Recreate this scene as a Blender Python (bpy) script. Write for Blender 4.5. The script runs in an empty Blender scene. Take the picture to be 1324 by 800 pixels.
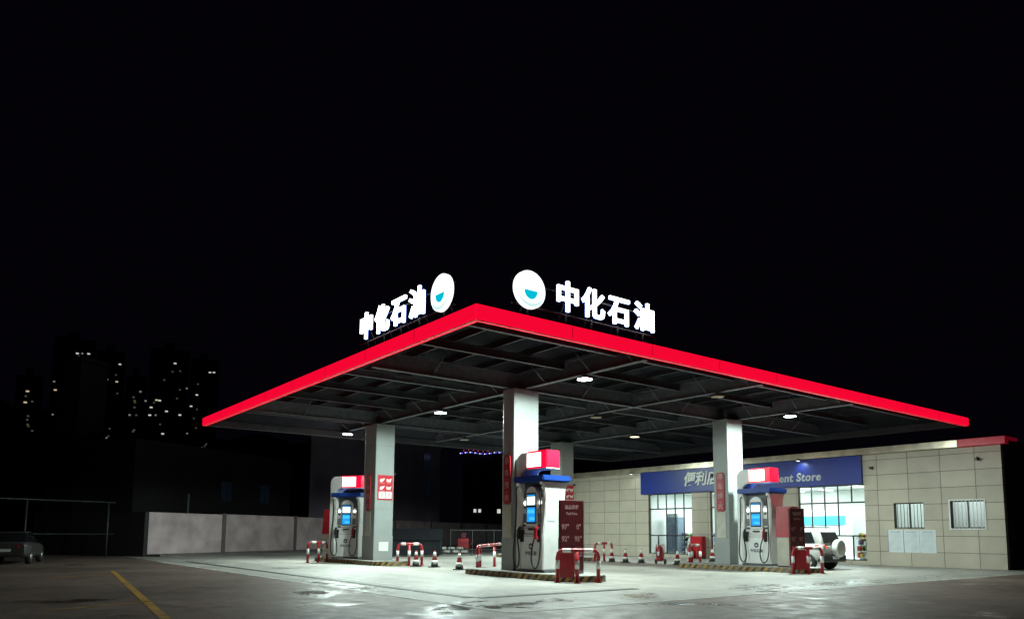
import bpy, bmesh, math, random
from mathutils import Matrix, Vector
random.seed(7)
R = math.radians
C = bpy.context.scene.collection
SC = bpy.context.scene

# ------------------------------------------------------------------ camera, world, exposure
def camera():
    yaw, pitch, roll, f, cx, cy = 0.9085, 0.1086, 0.006, 966.27, 677.6, 583.4
    fw = Vector((math.cos(yaw)*math.cos(pitch), math.sin(yaw)*math.cos(pitch), math.sin(pitch)))
    r = Vector((math.sin(yaw), -math.cos(yaw), 0)); u = r.cross(fw)
    r2 = r*math.cos(roll)+u*math.sin(roll); u2 = -r*math.sin(roll)+u*math.cos(roll)
    cd = bpy.data.cameras.new('camera'); co = bpy.data.objects.new('camera', cd); C.objects.link(co)
    m = Matrix.Identity(4)
    for i, ax in enumerate((r2, u2, -fw)):
        for k in range(3): m[k][i] = ax[k]
    m.translation = Vector((-9.2369, -13.6549, 1.5)); co.matrix_world = m
    cd.sensor_fit = 'HORIZONTAL'; cd.sensor_width = 36; cd.lens = f/1324*36
    cd.shift_x = -(cx-662)/1324; cd.shift_y = (cy-400)/1324
    cd.clip_start = .05; cd.clip_end = 3000
    SC.camera = co
camera()
w = bpy.data.worlds.new('World'); SC.world = w; w.use_nodes = True
bg = w.node_tree.nodes['Background']; bg.inputs['Color'].default_value = (.62, .36, 1, 1); bg.inputs['Strength'].default_value = .0017
vs = SC.view_settings
vs.view_transform = 'Standard'; vs.look = 'None'; vs.gamma = 1; vs.use_curve_mapping = False; vs.exposure = 0
SC.render.engine = 'CYCLES'
SC.cycles.use_denoising = True; SC.cycles.max_bounces = 8; SC.cycles.sample_clamp_indirect = 4
SC.cycles.caustics_reflective = False; SC.cycles.caustics_refractive = False
LAMP_W = 1120; SPILL_W = 620

# ------------------------------------------------------------------ materials
MATS = {}
def mat(name, col, rough=.5, metal=0, var=.12, scale=3, bump=0, bscale=40, emit=None, strength=1, spec=.5, detail=4):
    if name in MATS: return MATS[name]
    m = bpy.data.materials.new(name); m.use_nodes = True; nt = m.node_tree; N = nt.nodes; L = nt.links
    p = N['Principled BSDF']
    p.inputs['Roughness'].default_value = rough; p.inputs['Metallic'].default_value = metal
    p.inputs['Specular IOR Level'].default_value = spec
    tc = N.new('ShaderNodeTexCoord')
    no = N.new('ShaderNodeTexNoise'); no.inputs['Scale'].default_value = scale; no.inputs['Detail'].default_value = detail
    L.new(tc.outputs['Object'], no.inputs['Vector'])
    rp = N.new('ShaderNodeValToRGB')
    rp.color_ramp.elements[0].position = .3; rp.color_ramp.elements[1].position = .72
    rp.color_ramp.elements[0].color = tuple(c*(1-var) for c in col[:3])+(1,)
    rp.color_ramp.elements[1].color = tuple(min(1, c*(1+var)) for c in col[:3])+(1,)
    L.new(no.outputs['Fac'], rp.inputs['Fac']); L.new(rp.outputs['Color'], p.inputs['Base Color'])
    if emit:
        p.inputs['Emission Color'].default_value = tuple(emit)+(1,); p.inputs['Emission Strength'].default_value = strength
    if bump:
        n2 = N.new('ShaderNodeTexNoise'); n2.inputs['Scale'].default_value = bscale; L.new(tc.outputs['Object'], n2.inputs['Vector'])
        b = N.new('ShaderNodeBump'); b.inputs['Strength'].default_value = bump; b.inputs['Distance'].default_value = .01
        L.new(n2.outputs['Fac'], b.inputs['Height']); L.new(b.outputs['Normal'], p.inputs['Normal'])
    MATS[name] = m; return m

def mnode(N, L, op, a, b=None, c=None):
    n = N.new('ShaderNodeMath'); n.operation = op
    for i, x in enumerate((a, b, c)):
        if x is None: continue
        if isinstance(x, (int, float)): n.inputs[i].default_value = x
        else: L.new(x, n.inputs[i])
    return n.outputs[0]

PUDDLES = [(-.9, -.8, 1.8, .5, 40), (1.1, -.8, 1.9, .45, 10), (3.8, -3.0, 1.2, .4, -30), (13.6, -1.0, 3.2, .8, 3), (-.1, 6.3, 2.6, .5, 88), (-1.7, 4.4, 1.3, .5, 70), (9.8, -.4, 1.6, .5, 15), (19, -.9, 2.2, .5, 4)]
def ground_mat(name, col, joint=None, wet=.5, stain=.5, streak=.28):
    m = bpy.data.materials.new(name); m.use_nodes = True; nt = m.node_tree; N = nt.nodes; L = nt.links
    p = N['Principled BSDF']; tc = N.new('ShaderNodeTexCoord')
    def noise(s, d=5, r=.6):
        n = N.new('ShaderNodeTexNoise'); n.inputs['Scale'].default_value = s; n.inputs['Detail'].default_value = d; n.inputs['Roughness'].default_value = r
        L.new(tc.outputs['Object'], n.inputs['Vector']); return n.outputs['Fac']
    def ramp(f, a, b, lo, hi):
        n = N.new('ShaderNodeMapRange'); n.clamp = True
        L.new(f, n.inputs[0]); n.inputs[1].default_value = a; n.inputs[2].default_value = b; n.inputs[3].default_value = lo; n.inputs[4].default_value = hi
        return n.outputs[0]
    big = ramp(noise(.22, 6), .35, .65, 1-stain*.55, 1.12)
    mid = ramp(noise(1.3, 6), .3, .7, 1-stain*.3, 1.1)
    fine = ramp(noise(28, 3), .3, .7, .82, 1.15)
    mul = mnode(N, L, 'MULTIPLY', mnode(N, L, 'MULTIPLY', big, mid), fine)
    # dark tyre-worn streaks running with the lanes
    mp = N.new('ShaderNodeMapping'); mp.inputs['Scale'].default_value = (1.4, .05, 1); L.new(tc.outputs['Object'], mp.inputs['Vector'])
    st = N.new('ShaderNodeTexNoise'); st.inputs['Scale'].default_value = 1; st.inputs['Detail'].default_value = 3; L.new(mp.outputs[0], st.inputs['Vector'])
    mul = mnode(N, L, 'MULTIPLY', mul, ramp(st.outputs['Fac'], .45, .62, 1, 1-streak*stain))
    # oil spots
    oil = ramp(noise(.9, 2), .66, .74, 1, 1-.5*stain)
    mul = mnode(N, L, 'MULTIPLY', mul, oil)
    vo = N.new('ShaderNodeTexVoronoi'); vo.feature = 'DISTANCE_TO_EDGE'; vo.inputs['Scale'].default_value = .16
    wv = N.new('ShaderNodeTexNoise'); wv.inputs['Scale'].default_value = .8; wv.inputs['Detail'].default_value = 6; L.new(tc.outputs['Object'], wv.inputs['Vector'])
    va = N.new('ShaderNodeVectorMath'); va.operation = 'MULTIPLY_ADD'; L.new(wv.outputs['Color'], va.inputs[0]); va.inputs[1].default_value = (1.6, 1.6, 0); L.new(tc.outputs['Object'], va.inputs[2]); L.new(va.outputs[0], vo.inputs['Vector'])
    crk = mnode(N, L, 'MULTIPLY', ramp(vo.outputs['Distance'], .002, .006, 1, 0), ramp(noise(.12, 2), .45, .55, 0, .6))
    mul = mnode(N, L, 'MULTIPLY', mul, mnode(N, L, 'SUBTRACT', 1, crk))
    jb = None
    if joint:
        sep = N.new('ShaderNodeSeparateXYZ'); L.new(tc.outputs['Object'], sep.inputs[0])
        def jl(o, s):
            fr = mnode(N, L, 'FRACT', mnode(N, L, 'DIVIDE', o, s))
            return mnode(N, L, 'LESS_THAN', mnode(N, L, 'ABSOLUTE', mnode(N, L, 'SUBTRACT', fr, .5)), .017/s)
        jb = mnode(N, L, 'MAXIMUM', jl(sep.outputs[0], joint), jl(sep.outputs[1], joint))
        mul = mnode(N, L, 'MULTIPLY', mul, mnode(N, L, 'SUBTRACT', 1, mnode(N, L, 'MULTIPLY', jb, .72)))
    wm = ramp(noise(.33, 4, .55), .60, .68, 0, wet)
    wm2 = ramp(noise(.16, 2, .5), .42, .62, 0, 1)
    wm = mnode(N, L, 'MULTIPLY', wm, wm2)
    sp = N.new('ShaderNodeSeparateXYZ'); L.new(tc.outputs['Object'], sp.inputs[0]); wob = mnode(N, L, 'MULTIPLY', mnode(N, L, 'SUBTRACT', noise(1.1, 5), .5), 3.2)
    for (px, py, pa, pb, pr) in PUDDLES:
        cr, sr = math.cos(R(pr)), math.sin(R(pr))
        dx = mnode(N, L, 'SUBTRACT', sp.outputs[0], px); dy = mnode(N, L, 'SUBTRACT', sp.outputs[1], py)
        u = mnode(N, L, 'ADD', mnode(N, L, 'MULTIPLY', dx, cr/pa), mnode(N, L, 'MULTIPLY', dy, sr/pa)); v = mnode(N, L, 'ADD', mnode(N, L, 'MULTIPLY', dx, -sr/pb), mnode(N, L, 'MULTIPLY', dy, cr/pb))
        d = mnode(N, L, 'ADD', mnode(N, L, 'SQRT', mnode(N, L, 'ADD', mnode(N, L, 'MULTIPLY', u, u), mnode(N, L, 'MULTIPLY', v, v))), wob)
        wm = mnode(N, L, 'MAXIMUM', wm, ramp(d, .35, 1.35, .85, 0))
    mul = mnode(N, L, 'MULTIPLY', mul, mnode(N, L, 'SUBTRACT', 1, mnode(N, L, 'MULTIPLY', wm, .38)))
    mx = N.new('ShaderNodeMix'); mx.data_type = 'RGBA'; mx.blend_type = 'MULTIPLY'; mx.inputs[0].default_value = 1
    mx.inputs[6].default_value = tuple(col)+(1,); L.new(mul, mx.inputs[7]); L.new(mx.outputs[2], p.inputs['Base Color'])
    rg = mnode(N, L, 'SUBTRACT', ramp(noise(2.2, 5), .3, .7, .42, .7), mnode(N, L, 'MULTIPLY', wm, .42))
    L.new(mnode(N, L, 'MAXIMUM', rg, .06), p.inputs['Roughness'])
    b = N.new('ShaderNodeBump'); b.inputs['Distance'].default_value = .012
    L.new(mnode(N, L, 'MULTIPLY', mnode(N, L, 'SUBTRACT', 1, mnode(N, L, 'MINIMUM', wm, 1)), .55), b.inputs['Strength'])
    L.new(noise(60, 4), b.inputs['Height']); L.new(b.outputs['Normal'], p.inputs['Normal'])
    MATS[name] = m; return m

def panel_mat(name, col, sy, oy, sz, oz, gap=.012, ax=1):
    """metal/stone cladding panels with dark joints, object-space grid"""
    m = bpy.data.materials.new(name); m.use_nodes = True; nt = m.node_tree; N = nt.nodes; L = nt.links
    p = N['Principled BSDF']; tc = N.new('ShaderNodeTexCoord'); sep = N.new('ShaderNodeSeparateXYZ'); L.new(tc.outputs['Object'], sep.inputs[0])
    def cell(o, s, off):
        return mnode(N, L, 'DIVIDE', mnode(N, L, 'SUBTRACT', o, off), s)
    a = cell(sep.outputs[ax], sy, oy); b = cell(sep.outputs[2], sz, oz)
    def ln(v, s):
        fr = mnode(N, L, 'FRACT', v)
        e = mnode(N, L, 'MINIMUM', fr, mnode(N, L, 'SUBTRACT', 1, fr))
        return mnode(N, L, 'LESS_THAN', e, gap/s)
    j = mnode(N, L, 'MAXIMUM', ln(a, sy), ln(b, sz))
    cb = N.new('ShaderNodeCombineXYZ'); L.new(mnode(N, L, 'FLOOR', a), cb.inputs[0]); L.new(mnode(N, L, 'FLOOR', b), cb.inputs[1])
    wn = N.new('ShaderNodeTexWhiteNoise'); wn.noise_dimensions = '3D'; L.new(cb.outputs[0], wn.inputs['Vector'])
    no = N.new('ShaderNodeTexNoise'); no.inputs['Scale'].default_value = 1.6; no.inputs['Detail'].default_value = 6; L.new(tc.outputs['Object'], no.inputs['Vector'])
    v = mnode(N, L, 'ADD', mnode(N, L, 'MULTIPLY', wn.outputs['Value'], .14), mnode(N, L, 'MULTIPLY', no.outputs['Fac'], .3))
    v = mnode(N, L, 'MULTIPLY', mnode(N, L, 'ADD', v, .78), mnode(N, L, 'SUBTRACT', 1, mnode(N, L, 'MULTIPLY', j, .78)))
    mx = N.new('ShaderNodeMix'); mx.data_type = 'RGBA'; mx.blend_type = 'MULTIPLY'; mx.inputs[0].default_value = 1
    mx.inputs[6].default_value = tuple(col)+(1,); L.new(v, mx.inputs[7]); L.new(mx.outputs[2], p.inputs['Base Color'])
    p.inputs['Roughness'].default_value = .55
    bp = N.new('ShaderNodeBump'); bp.inputs['Distance'].default_value = .01; bp.inputs['Strength'].default_value = .8
    L.new(mnode(N, L, 'SUBTRACT', 1, j), bp.inputs['Height']); L.new(bp.outputs['Normal'], p.inputs['Normal'])
    MATS[name] = m; return m

def hazard_mat(name):
    m = bpy.data.materials.new(name); m.use_nodes = True; nt = m.node_tree; N = nt.nodes; L = nt.links
    p = N['Principled BSDF']; tc = N.new('ShaderNodeTexCoord'); sep = N.new('ShaderNodeSeparateXYZ'); L.new(tc.outputs['Object'], sep.inputs[0])
    s = mnode(N, L, 'ADD', mnode(N, L, 'ADD', sep.outputs[1], mnode(N, L, 'MULTIPLY', sep.outputs[0], -.8)), mnode(N, L, 'MULTIPLY', sep.outputs[2], 1.0))
    k = mnode(N, L, 'LESS_THAN', mnode(N, L, 'FRACT', mnode(N, L, 'DIVIDE', s, .34)), .5)
    no = N.new('ShaderNodeTexNoise'); no.inputs['Scale'].default_value = 5; no.inputs['Detail'].default_value = 6; L.new(tc.outputs['Object'], no.inputs['Vector'])
    mx = N.new('ShaderNodeMix'); mx.data_type = 'RGBA'; L.new(k, mx.inputs[0]); mx.inputs[6].default_value = (.36, .2, .04, 1); mx.inputs[7].default_value = (.02, .02, .02, 1)
    m2 = N.new('ShaderNodeMix'); m2.data_type = 'RGBA'; m2.inputs[7].default_value = (.16, .13, .09, 1)
    L.new(mnode(N, L, 'MULTIPLY', mnode(N, L, 'GREATER_THAN', no.outputs['Fac'], .5), .75), m2.inputs[0]); L.new(mx.outputs[2], m2.inputs[6])
    L.new(m2.outputs[2], p.inputs['Base Color']); p.inputs['Roughness'].default_value = .6
    MATS[name] = m; return m

def glass_mat():
    m = bpy.data.materials.new('shop glass'); m.use_nodes = True; nt = m.node_tree; N = nt.nodes; L = nt.links
    N.remove(N['Principled BSDF']); o = N['Material Output']
    t = N.new('ShaderNodeBsdfTransparent'); t.inputs[0].default_value = (.9, .95, .95, 1)
    g = N.new('ShaderNodeBsdfGlossy'); g.inputs['Roughness'].default_value = .02
    fr = N.new('ShaderNodeFresnel'); fr.inputs[0].default_value = 1.45
    mx = N.new('ShaderNodeMixShader'); L.new(fr.outputs[0], mx.inputs[0]); L.new(t.outputs[0], mx.inputs[1]); L.new(g.outputs[0], mx.inputs[2]); L.new(mx.outputs[0], o.inputs[0])
    MATS['glass'] = m; return m

def stripes_mat(name, base, col, scale, rough=.5, ax=0):
    """corrugated sheet: real bump ridges, two-tone dirt"""
    m = mat(name, base, rough, var=.25, scale=1.2); nt = m.node_tree; N = nt.nodes; L = nt.links
    p = N['Principled BSDF']; tc = N.new('ShaderNodeTexCoord'); wv = N.new('ShaderNodeTexWave'); wv.bands_direction = 'XYZ'[ax]
    wv.inputs['Scale'].default_value = scale; L.new(tc.outputs['Object'], wv.inputs['Vector'])
    b = N.new('ShaderNodeBump'); b.inputs['Distance'].default_value = .04; b.inputs['Strength'].default_value = 1
    L.new(wv.outputs['Fac'], b.inputs['Height']); L.new(b.outputs['Normal'], p.inputs['Normal']); p.inputs['Specular IOR Level'].default_value = .08; return m

def stripes_slot(name):
    m = bpy.data.materials.new(name); m.use_nodes = True; nt = m.node_tree; N = nt.nodes; L = nt.links; p = N['Principled BSDF']
    tc = N.new('ShaderNodeTexCoord'); sep = N.new('ShaderNodeSeparateXYZ'); L.new(tc.outputs['Object'], sep.inputs[0])
    k = mnode(N, L, 'LESS_THAN', mnode(N, L, 'FRACT', mnode(N, L, 'DIVIDE', mnode(N, L, 'ADD', sep.outputs[0], sep.outputs[1]), .3)), .45)
    mx = N.new('ShaderNodeMix'); mx.data_type = 'RGBA'; L.new(k, mx.inputs[0]); mx.inputs[6].default_value = (.01, .01, .01, 1); mx.inputs[7].default_value = (.09, .09, .085, 1)
    L.new(mx.outputs[2], p.inputs['Base Color']); p.inputs['Roughness'].default_value = .6; return m
concrete = ground_mat('forecourt concrete', (.35, .33, .30), joint=4.6, wet=1.0, stain=.55)
asphalt = ground_mat('worn roadway', (.185, .13, .108), joint=None, wet=1.0, stain=.8, streak=0)
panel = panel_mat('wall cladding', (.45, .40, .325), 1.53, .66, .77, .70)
hazard = hazard_mat('hazard stripes')
glass = glass_mat()
linew = mat('worn white line', (.55, .55, .52), .6, var=.45, scale=2.5, detail=8)
liney = mat('worn yellow line', (.42, .22, .03), .6, var=.45, scale=3, detail=8)
clad = mat('column cladding', (.28, .305, .30), .42, var=.05, scale=.8)
cladlow = mat('column plinth paint', (.29, .305, .30), .5, var=.08, scale=.8)
steel = mat('galvanised steel', (.095, .107, .118), .5, metal=.0, var=.25, scale=4)
steeld = mat('dark painted steel', (.03, .033, .038), .55, var=.3, scale=3)
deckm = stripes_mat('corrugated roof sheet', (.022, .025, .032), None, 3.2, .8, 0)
redem = mat('red fascia light panel', (.6, .01, .03), .4, emit=(1, .002, .035), strength=.9)
redbox = mat('red lightbox skin', (.6, .01, .03), .3, emit=(1, .002, .045), strength=1.0)
whiteem = mat('white letter light', (.8, .8, .8), .4, emit=(.86, .94, 1), strength=6)
discem = mat('emblem disc light', (.8, .8, .8), .4, emit=(.9, .97, 1), strength=1.6)
lbwhite = mat('white lightbox panel', (.8, .8, .8), .3, emit=(1, .93, .95), strength=4)
cyanem = mat('cyan emblem light', (.02, .4, .45), .4, emit=(0, .52, .68), strength=1)
emshade = mat('pale emblem shade', (.6, .7, .7), .4, emit=(.62, .86, .86), strength=1)
bluehalo = mat('letter halo blue', (.1, .2, .6), .4, emit=(.05, .16, .7), strength=1.2)  # blue halo around the letters, imitated by a glowing colour
redp = mat('red paint', (.34, .014, .022), .38, var=.15, scale=5)
redd = mat('dark red board', (.085, .006, .011), .4, var=.12, scale=2)
redsign = mat('column sign red', (.33, .012, .022), .4, var=.1)
pinktxt = mat('faded sign lettering', (.42, .24, .24), .5)
whitep = mat('white paint', (.74, .74, .72), .4, var=.07, scale=3)
greyp = mat('pump grey panel', (.72, .72, .71), .4, var=.06, scale=2)
greyd = mat('pump dark grey', (.12, .12, .13), .45)
beige = mat('beige panel', (.45, .42, .36), .5)
bluep = mat('blue cap paint', (.012, .05, .26), .35, var=.1)
bluesign = mat('store sign blue', (.012, .03, .23), .38, var=.1, scale=.7)
black = mat('black rubber', (.018, .018, .018), .55)
blackp = mat('black trim', (.02, .02, .022), .35)
frame = mat('window frame', (.022, .025, .028), .4)
scr_w = mat('screen white', (.1, .1, .1), .2, emit=(.72, 1, 1), strength=1.6)
scr_b = mat('screen blue', (.02, .1, .2), .2, emit=(.01, .22, .62), strength=1.5)
scr_c = mat('screen cyan', (.02, .1, .2), .2, emit=(.05, .5, .78), strength=1.2)
ledw = mat('white indicator', (.8, .8, .8), .3, emit=(1, 1, 1), strength=3)
lampem = mat('lamp diffuser', (.9, .9, .9), .3, emit=(.86, 1, .95), strength=40)
lampwarm = mat('dim lamp diffuser', (.8, .7, .5), .3, emit=(1, .85, .55), strength=2.2)
lampoff = mat('unlit lamp lens', (.45, .38, .25), .3)
wallp = mat('boundary render', (.48, .375, .385), .8, var=.28, scale=.8, bump=.4, bscale=12, detail=8)
wallcap = mat('boundary post', (.12, .1, .1), .8, var=.2)
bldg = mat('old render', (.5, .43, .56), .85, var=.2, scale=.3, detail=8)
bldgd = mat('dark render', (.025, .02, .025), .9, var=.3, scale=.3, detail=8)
tower = mat('tower concrete', (.05, .045, .05), .9)
winlit = [mat('lit window cool', (.1, .1, .1), .3, emit=(.75, .82, .75), strength=.75), mat('lit window warm', (.1, .1, .1), .3, emit=(.95, .78, .45), strength=.6),
          mat('lit window dim', (.1, .1, .1), .3, emit=(.5, .52, .48), strength=.35), mat('lit window red', (.1, .1, .1), .3, emit=(.6, .16, .06), strength=.35)]
winfaint = [mat('faint window warm', (.1, .1, .1), .3, emit=(.5, .4, .24), strength=.13), mat('faint window cool', (.1, .1, .1), .3, emit=(.36, .4, .4), strength=.14)]
chrome = mat('brushed metal', (.6, .6, .6), .3, metal=1)
carwhite = mat('white car paint', (.58, .58, .57), .22, var=.02)
carglass = mat('dark car glass', (.012, .014, .016), .06)
tailred = mat('tail light', (.5, .02, .01), .15, emit=(1, .1, .02), strength=.9)
tyre = mat('tyre', (.02, .02, .02), .75)
inner = mat('shop wall paint', (.66, .70, .68), .7, var=.03)
shopfloor = mat('shop floor tile', (.5, .5, .48), .25)
shoppanel = mat('shop ceiling light', (.9, .9, .9), .4, emit=(.96, 1, .97), strength=3.5)
cyansign = mat('shop shelf header', (.05, .35, .6), .4, emit=(.1, .55, .9), strength=.5)
gold = mat('eave trim', (.5, .44, .34), .3, metal=.5, var=.3, scale=1.5)
paper = mat('notice paper', (.62, .66, .68), .6, var=.04)
inktext = mat('notice print', (.2, .26, .36), .6)
greenm = mat('plant green', (.05, .1, .03), .6)

# ------------------------------------------------------------------ mesh helpers
class MB:
    def __init__(s): s.bm = bmesh.new()
    def box(s, x0, x1, y0, y1, z0, z1, bev=0, M=None):
        t = bmesh.new(); bmesh.ops.create_cube(t, size=1)
        for v in t.verts: v.co = Vector(((x0+x1)/2+v.co.x*(x1-x0), (y0+y1)/2+v.co.y*(y1-y0), (z0+z1)/2+v.co.z*(z1-z0)))
        if bev: bmesh.ops.bevel(t, geom=t.edges[:], offset=bev, segments=2, affect='EDGES', profile=.5)
        return s.add(t, M)
    def add(s, t, M=None):
        if M is not None: bmesh.ops.transform(t, matrix=M, verts=t.verts)
        me = bpy.data.meshes.new('tmp'); t.to_mesh(me); t.free(); s.bm.from_mesh(me); bpy.data.meshes.remove(me); return s
    def prism(s, pts, axis, a, b, bev=0, M=None):
        """polygon pts in the two other axes (cyclic order x,y / y,z / x,z) extruded along axis a..b"""
        t = bmesh.new()
        def P(p, d):
            return {'x': (d, p[0], p[1]), 'y': (p[0], d, p[1]), 'z': (p[0], p[1], d)}[axis]
        v0 = [t.verts.new(P(p, a)) for p in pts]; v1 = [t.verts.new(P(p, b)) for p in pts]
        t.faces.new(v0); t.faces.new(v1[::-1]); n = len(pts)
        for i in range(n): t.faces.new((v0[i], v1[i], v1[(i+1) % n], v0[(i+1) % n])[::-1])
        bmesh.ops.recalc_face_normals(t, faces=t.faces)
        if bev: bmesh.ops.bevel(t, geom=[e for e in t.edges if len(e.link_faces) == 2 and e.calc_face_angle(0) > .6], offset=bev, segments=2, affect='EDGES')
        return s.add(t, M)
    def tube(s, pts, r, n=10, closed_ends=True):
        t = bmesh.new(); pts = [Vector(p) for p in pts]; rings = []; up = None
        for i, p in enumerate(pts):
            d = (pts[min(i+1, len(pts)-1)]-pts[max(i-1, 0)]).normalized()
            if up is None:
                up = Vector((0, 0, 1)) if abs(d.z) < .9 else Vector((1, 0, 0))
            a = (up-d*up.dot(d)).normalized(); up = a; b = d.cross(a)
            rings.append([t.verts.new(p+a*r*math.cos(k*2*math.pi/n)+b*r*math.sin(k*2*math.pi/n)) for k in range(n)])
        for A, B in zip(rings, rings[1:]):
            for k in range(n): f = t.faces.new((A[k], A[(k+1) % n], B[(k+1) % n], B[k])); f.smooth = True
        if closed_ends: t.faces.new(rings[0][::-1]); t.faces.new(rings[-1])
        return s.add(t)
    def lathe(s, prof, n=20, M=None):
        t = bmesh.new(); rings = []
        for r, z in prof: rings.append([t.verts.new((r*math.cos(k*2*math.pi/n), r*math.sin(k*2*math.pi/n), z)) for k in range(n)])
        for A, B in zip(rings, rings[1:]):
            for k in range(n): f = t.faces.new((A[k], A[(k+1) % n], B[(k+1) % n], B[k])); f.smooth = True
        t.faces.new(rings[0][::-1]); t.faces.new(rings[-1])
        bmesh.ops.remove_doubles(t, verts=t.verts, dist=1e-5)
        return s.add(t, M)
    def loft(s, rings, M=None, smooth=True):
        t = bmesh.new(); V = [[t.verts.new(p) for p in r] for r in rings]; n = len(V[0])
        for A, B in zip(V, V[1:]):
            for k in range(n):
                f = t.faces.new((A[k], A[(k+1) % n], B[(k+1) % n], B[k])); f.smooth = smooth
        t.faces.new(V[0][::-1]); t.faces.new(V[-1]); bmesh.ops.recalc_face_normals(t, faces=t.faces)
        return s.add(t, M)
    def quad(s, pts):
        vs_ = [s.bm.verts.new(p) for p in pts]; s.bm.faces.new(vs_); return s
    def build(s, name, m, parent=None, loc=None):
        me = bpy.data.meshes.new(name); s.bm.to_mesh(me); s.bm.free(); me.materials.append(m)
        o = bpy.data.objects.new(name, me); C.objects.link(o)
        if parent: o.parent = parent
        if loc: o.location = loc
        return o
def bx(*a, **k): return MB().box(*a, **k)
def tag(o, label, cat, group=None, kind=None):
    if label: o['label'] = label
    if cat: o['category'] = cat
    if group: o['group'] = group
    if kind: o['kind'] = kind
    return o
def thing(name, label, cat, loc=(0, 0, 0), rz=0, group=None):
    o = bpy.data.objects.new(name, None); C.objects.link(o); o.location = loc; o.rotation_euler = (0, 0, rz); o.empty_display_size = .3
    return tag(o, label, cat, group)
def struct(o): o['kind'] = 'structure'; return o
def dup(root, loc, rz, label, group=None):
    r = root.copy(); C.objects.link(r); r.location = loc; r.rotation_euler = (0, 0, rz); r['label'] = label
    if group: r['group'] = group
    for ch in list(root.children):
        c = ch.copy(); C.objects.link(c); c.parent = r
        for g in list(ch.children):
            d = g.copy(); C.objects.link(d); d.parent = c
    return r
def face(right, up, o):
    r, u = Vector(right), Vector(up); n = r.cross(u)
    return Matrix(((r.x, u.x, n.x, o[0]), (r.y, u.y, n.y, o[1]), (r.z, u.z, n.z, o[2]), (0, 0, 0, 1)))
def glyphs(body, size, M, extrude=.01, offset=0, shear=0, align='CENTER', spacing=1, width=1):
    cu = bpy.data.curves.new('t', 'FONT'); cu.body = body; cu.size = size; cu.extrude = extrude; cu.offset = offset; cu.shear = shear
    cu.align_x = align; cu.align_y = 'CENTER'; cu.space_character = spacing; cu.resolution_u = 3
    o = bpy.data.objects.new('t', cu); C.objects.link(o); bpy.context.view_layer.update()
    me = bpy.data.meshes.new_from_object(o.evaluated_get(bpy.context.evaluated_depsgraph_get()))
    bpy.data.objects.remove(o); bpy.data.curves.remove(cu)
    mb = MB(); mb.bm.from_mesh(me); bpy.data.meshes.remove(me)
    if width != 1: bmesh.ops.scale(mb.bm, vec=(width, 1, 1), verts=mb.bm.verts)
    bmesh.ops.transform(mb.bm, matrix=M, verts=mb.bm.verts); return mb
LX = ((0, -1, 0), (0, 0, 1))      # reading frame of a face that looks to -X
LY = ((1, 0, 0), (0, 0, 1))       # reading frame of a face that looks to -Y

# ------------------------------------------------------------------ ground
def sheet(name, x0, x1, y0, y1, z, m): return MB().quad([(x0, y0, z), (x1, y0, z), (x1, y1, z), (x0, y1, z)]).build(name, m)
struct(sheet('ground', -700, 900, -300, 1300, -.004, asphalt))
struct(sheet('forecourt', -.5, 28.2, -2.05, 52, 0, concrete))
def lines():
    mb = MB()
    for x0, x1, y0, y1 in [(-.62, -.5, -2.1, 27), (-.5, 28.2, -2.17, -2.05), (1.2, 1.3, 3.4, 12), (1.3, 6.0, 1.55, 1.63)]:
        mb.quad([(x0, y0, .004), (x1, y0, .004), (x1, y1, .004), (x0, y1, .004)])
    tag(mb.build('lane_marking', linew), None, None)['kind'] = 'structure'
    mb = MB()
    def strip(a, b, w_):
        a, b = Vector(a), Vector(b); d = (b-a).normalized(); n = Vector((-d.y, d.x))*w_/2
        mb.quad([(*(a-n), .001), (*(b-n), .001), (*(b+n), .001), (*(a+n), .001)])
    strip((-3.95, 18.2), (-6.2, -1), .17); strip((-4.3, 15.8), (-6.3, 14.6), .16); strip((-5.45, 4.2), (-7.6, 3.0), .13)
    tag(mb.build('parking_line', liney), None, None)['kind'] = 'structure'
lines()
def drain():
    t = thing('drain_grate', 'long dark slotted drain grate set in the concrete inside the white line', 'drain')
    a = MB(); a.box(.5, .78, 1.0, 26, .001, .006); a.box(.78, 6, .72, 1.0, .001, .006); a.build('channel', blackp, t)
    b = MB(); b.box(.53, .75, 1.05, 26, .0065, .012); b.box(.8, 6, .75, .97, .0065, .012)
    b.build('grate', stripes_slot('grate slots'), t)
drain()

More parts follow.
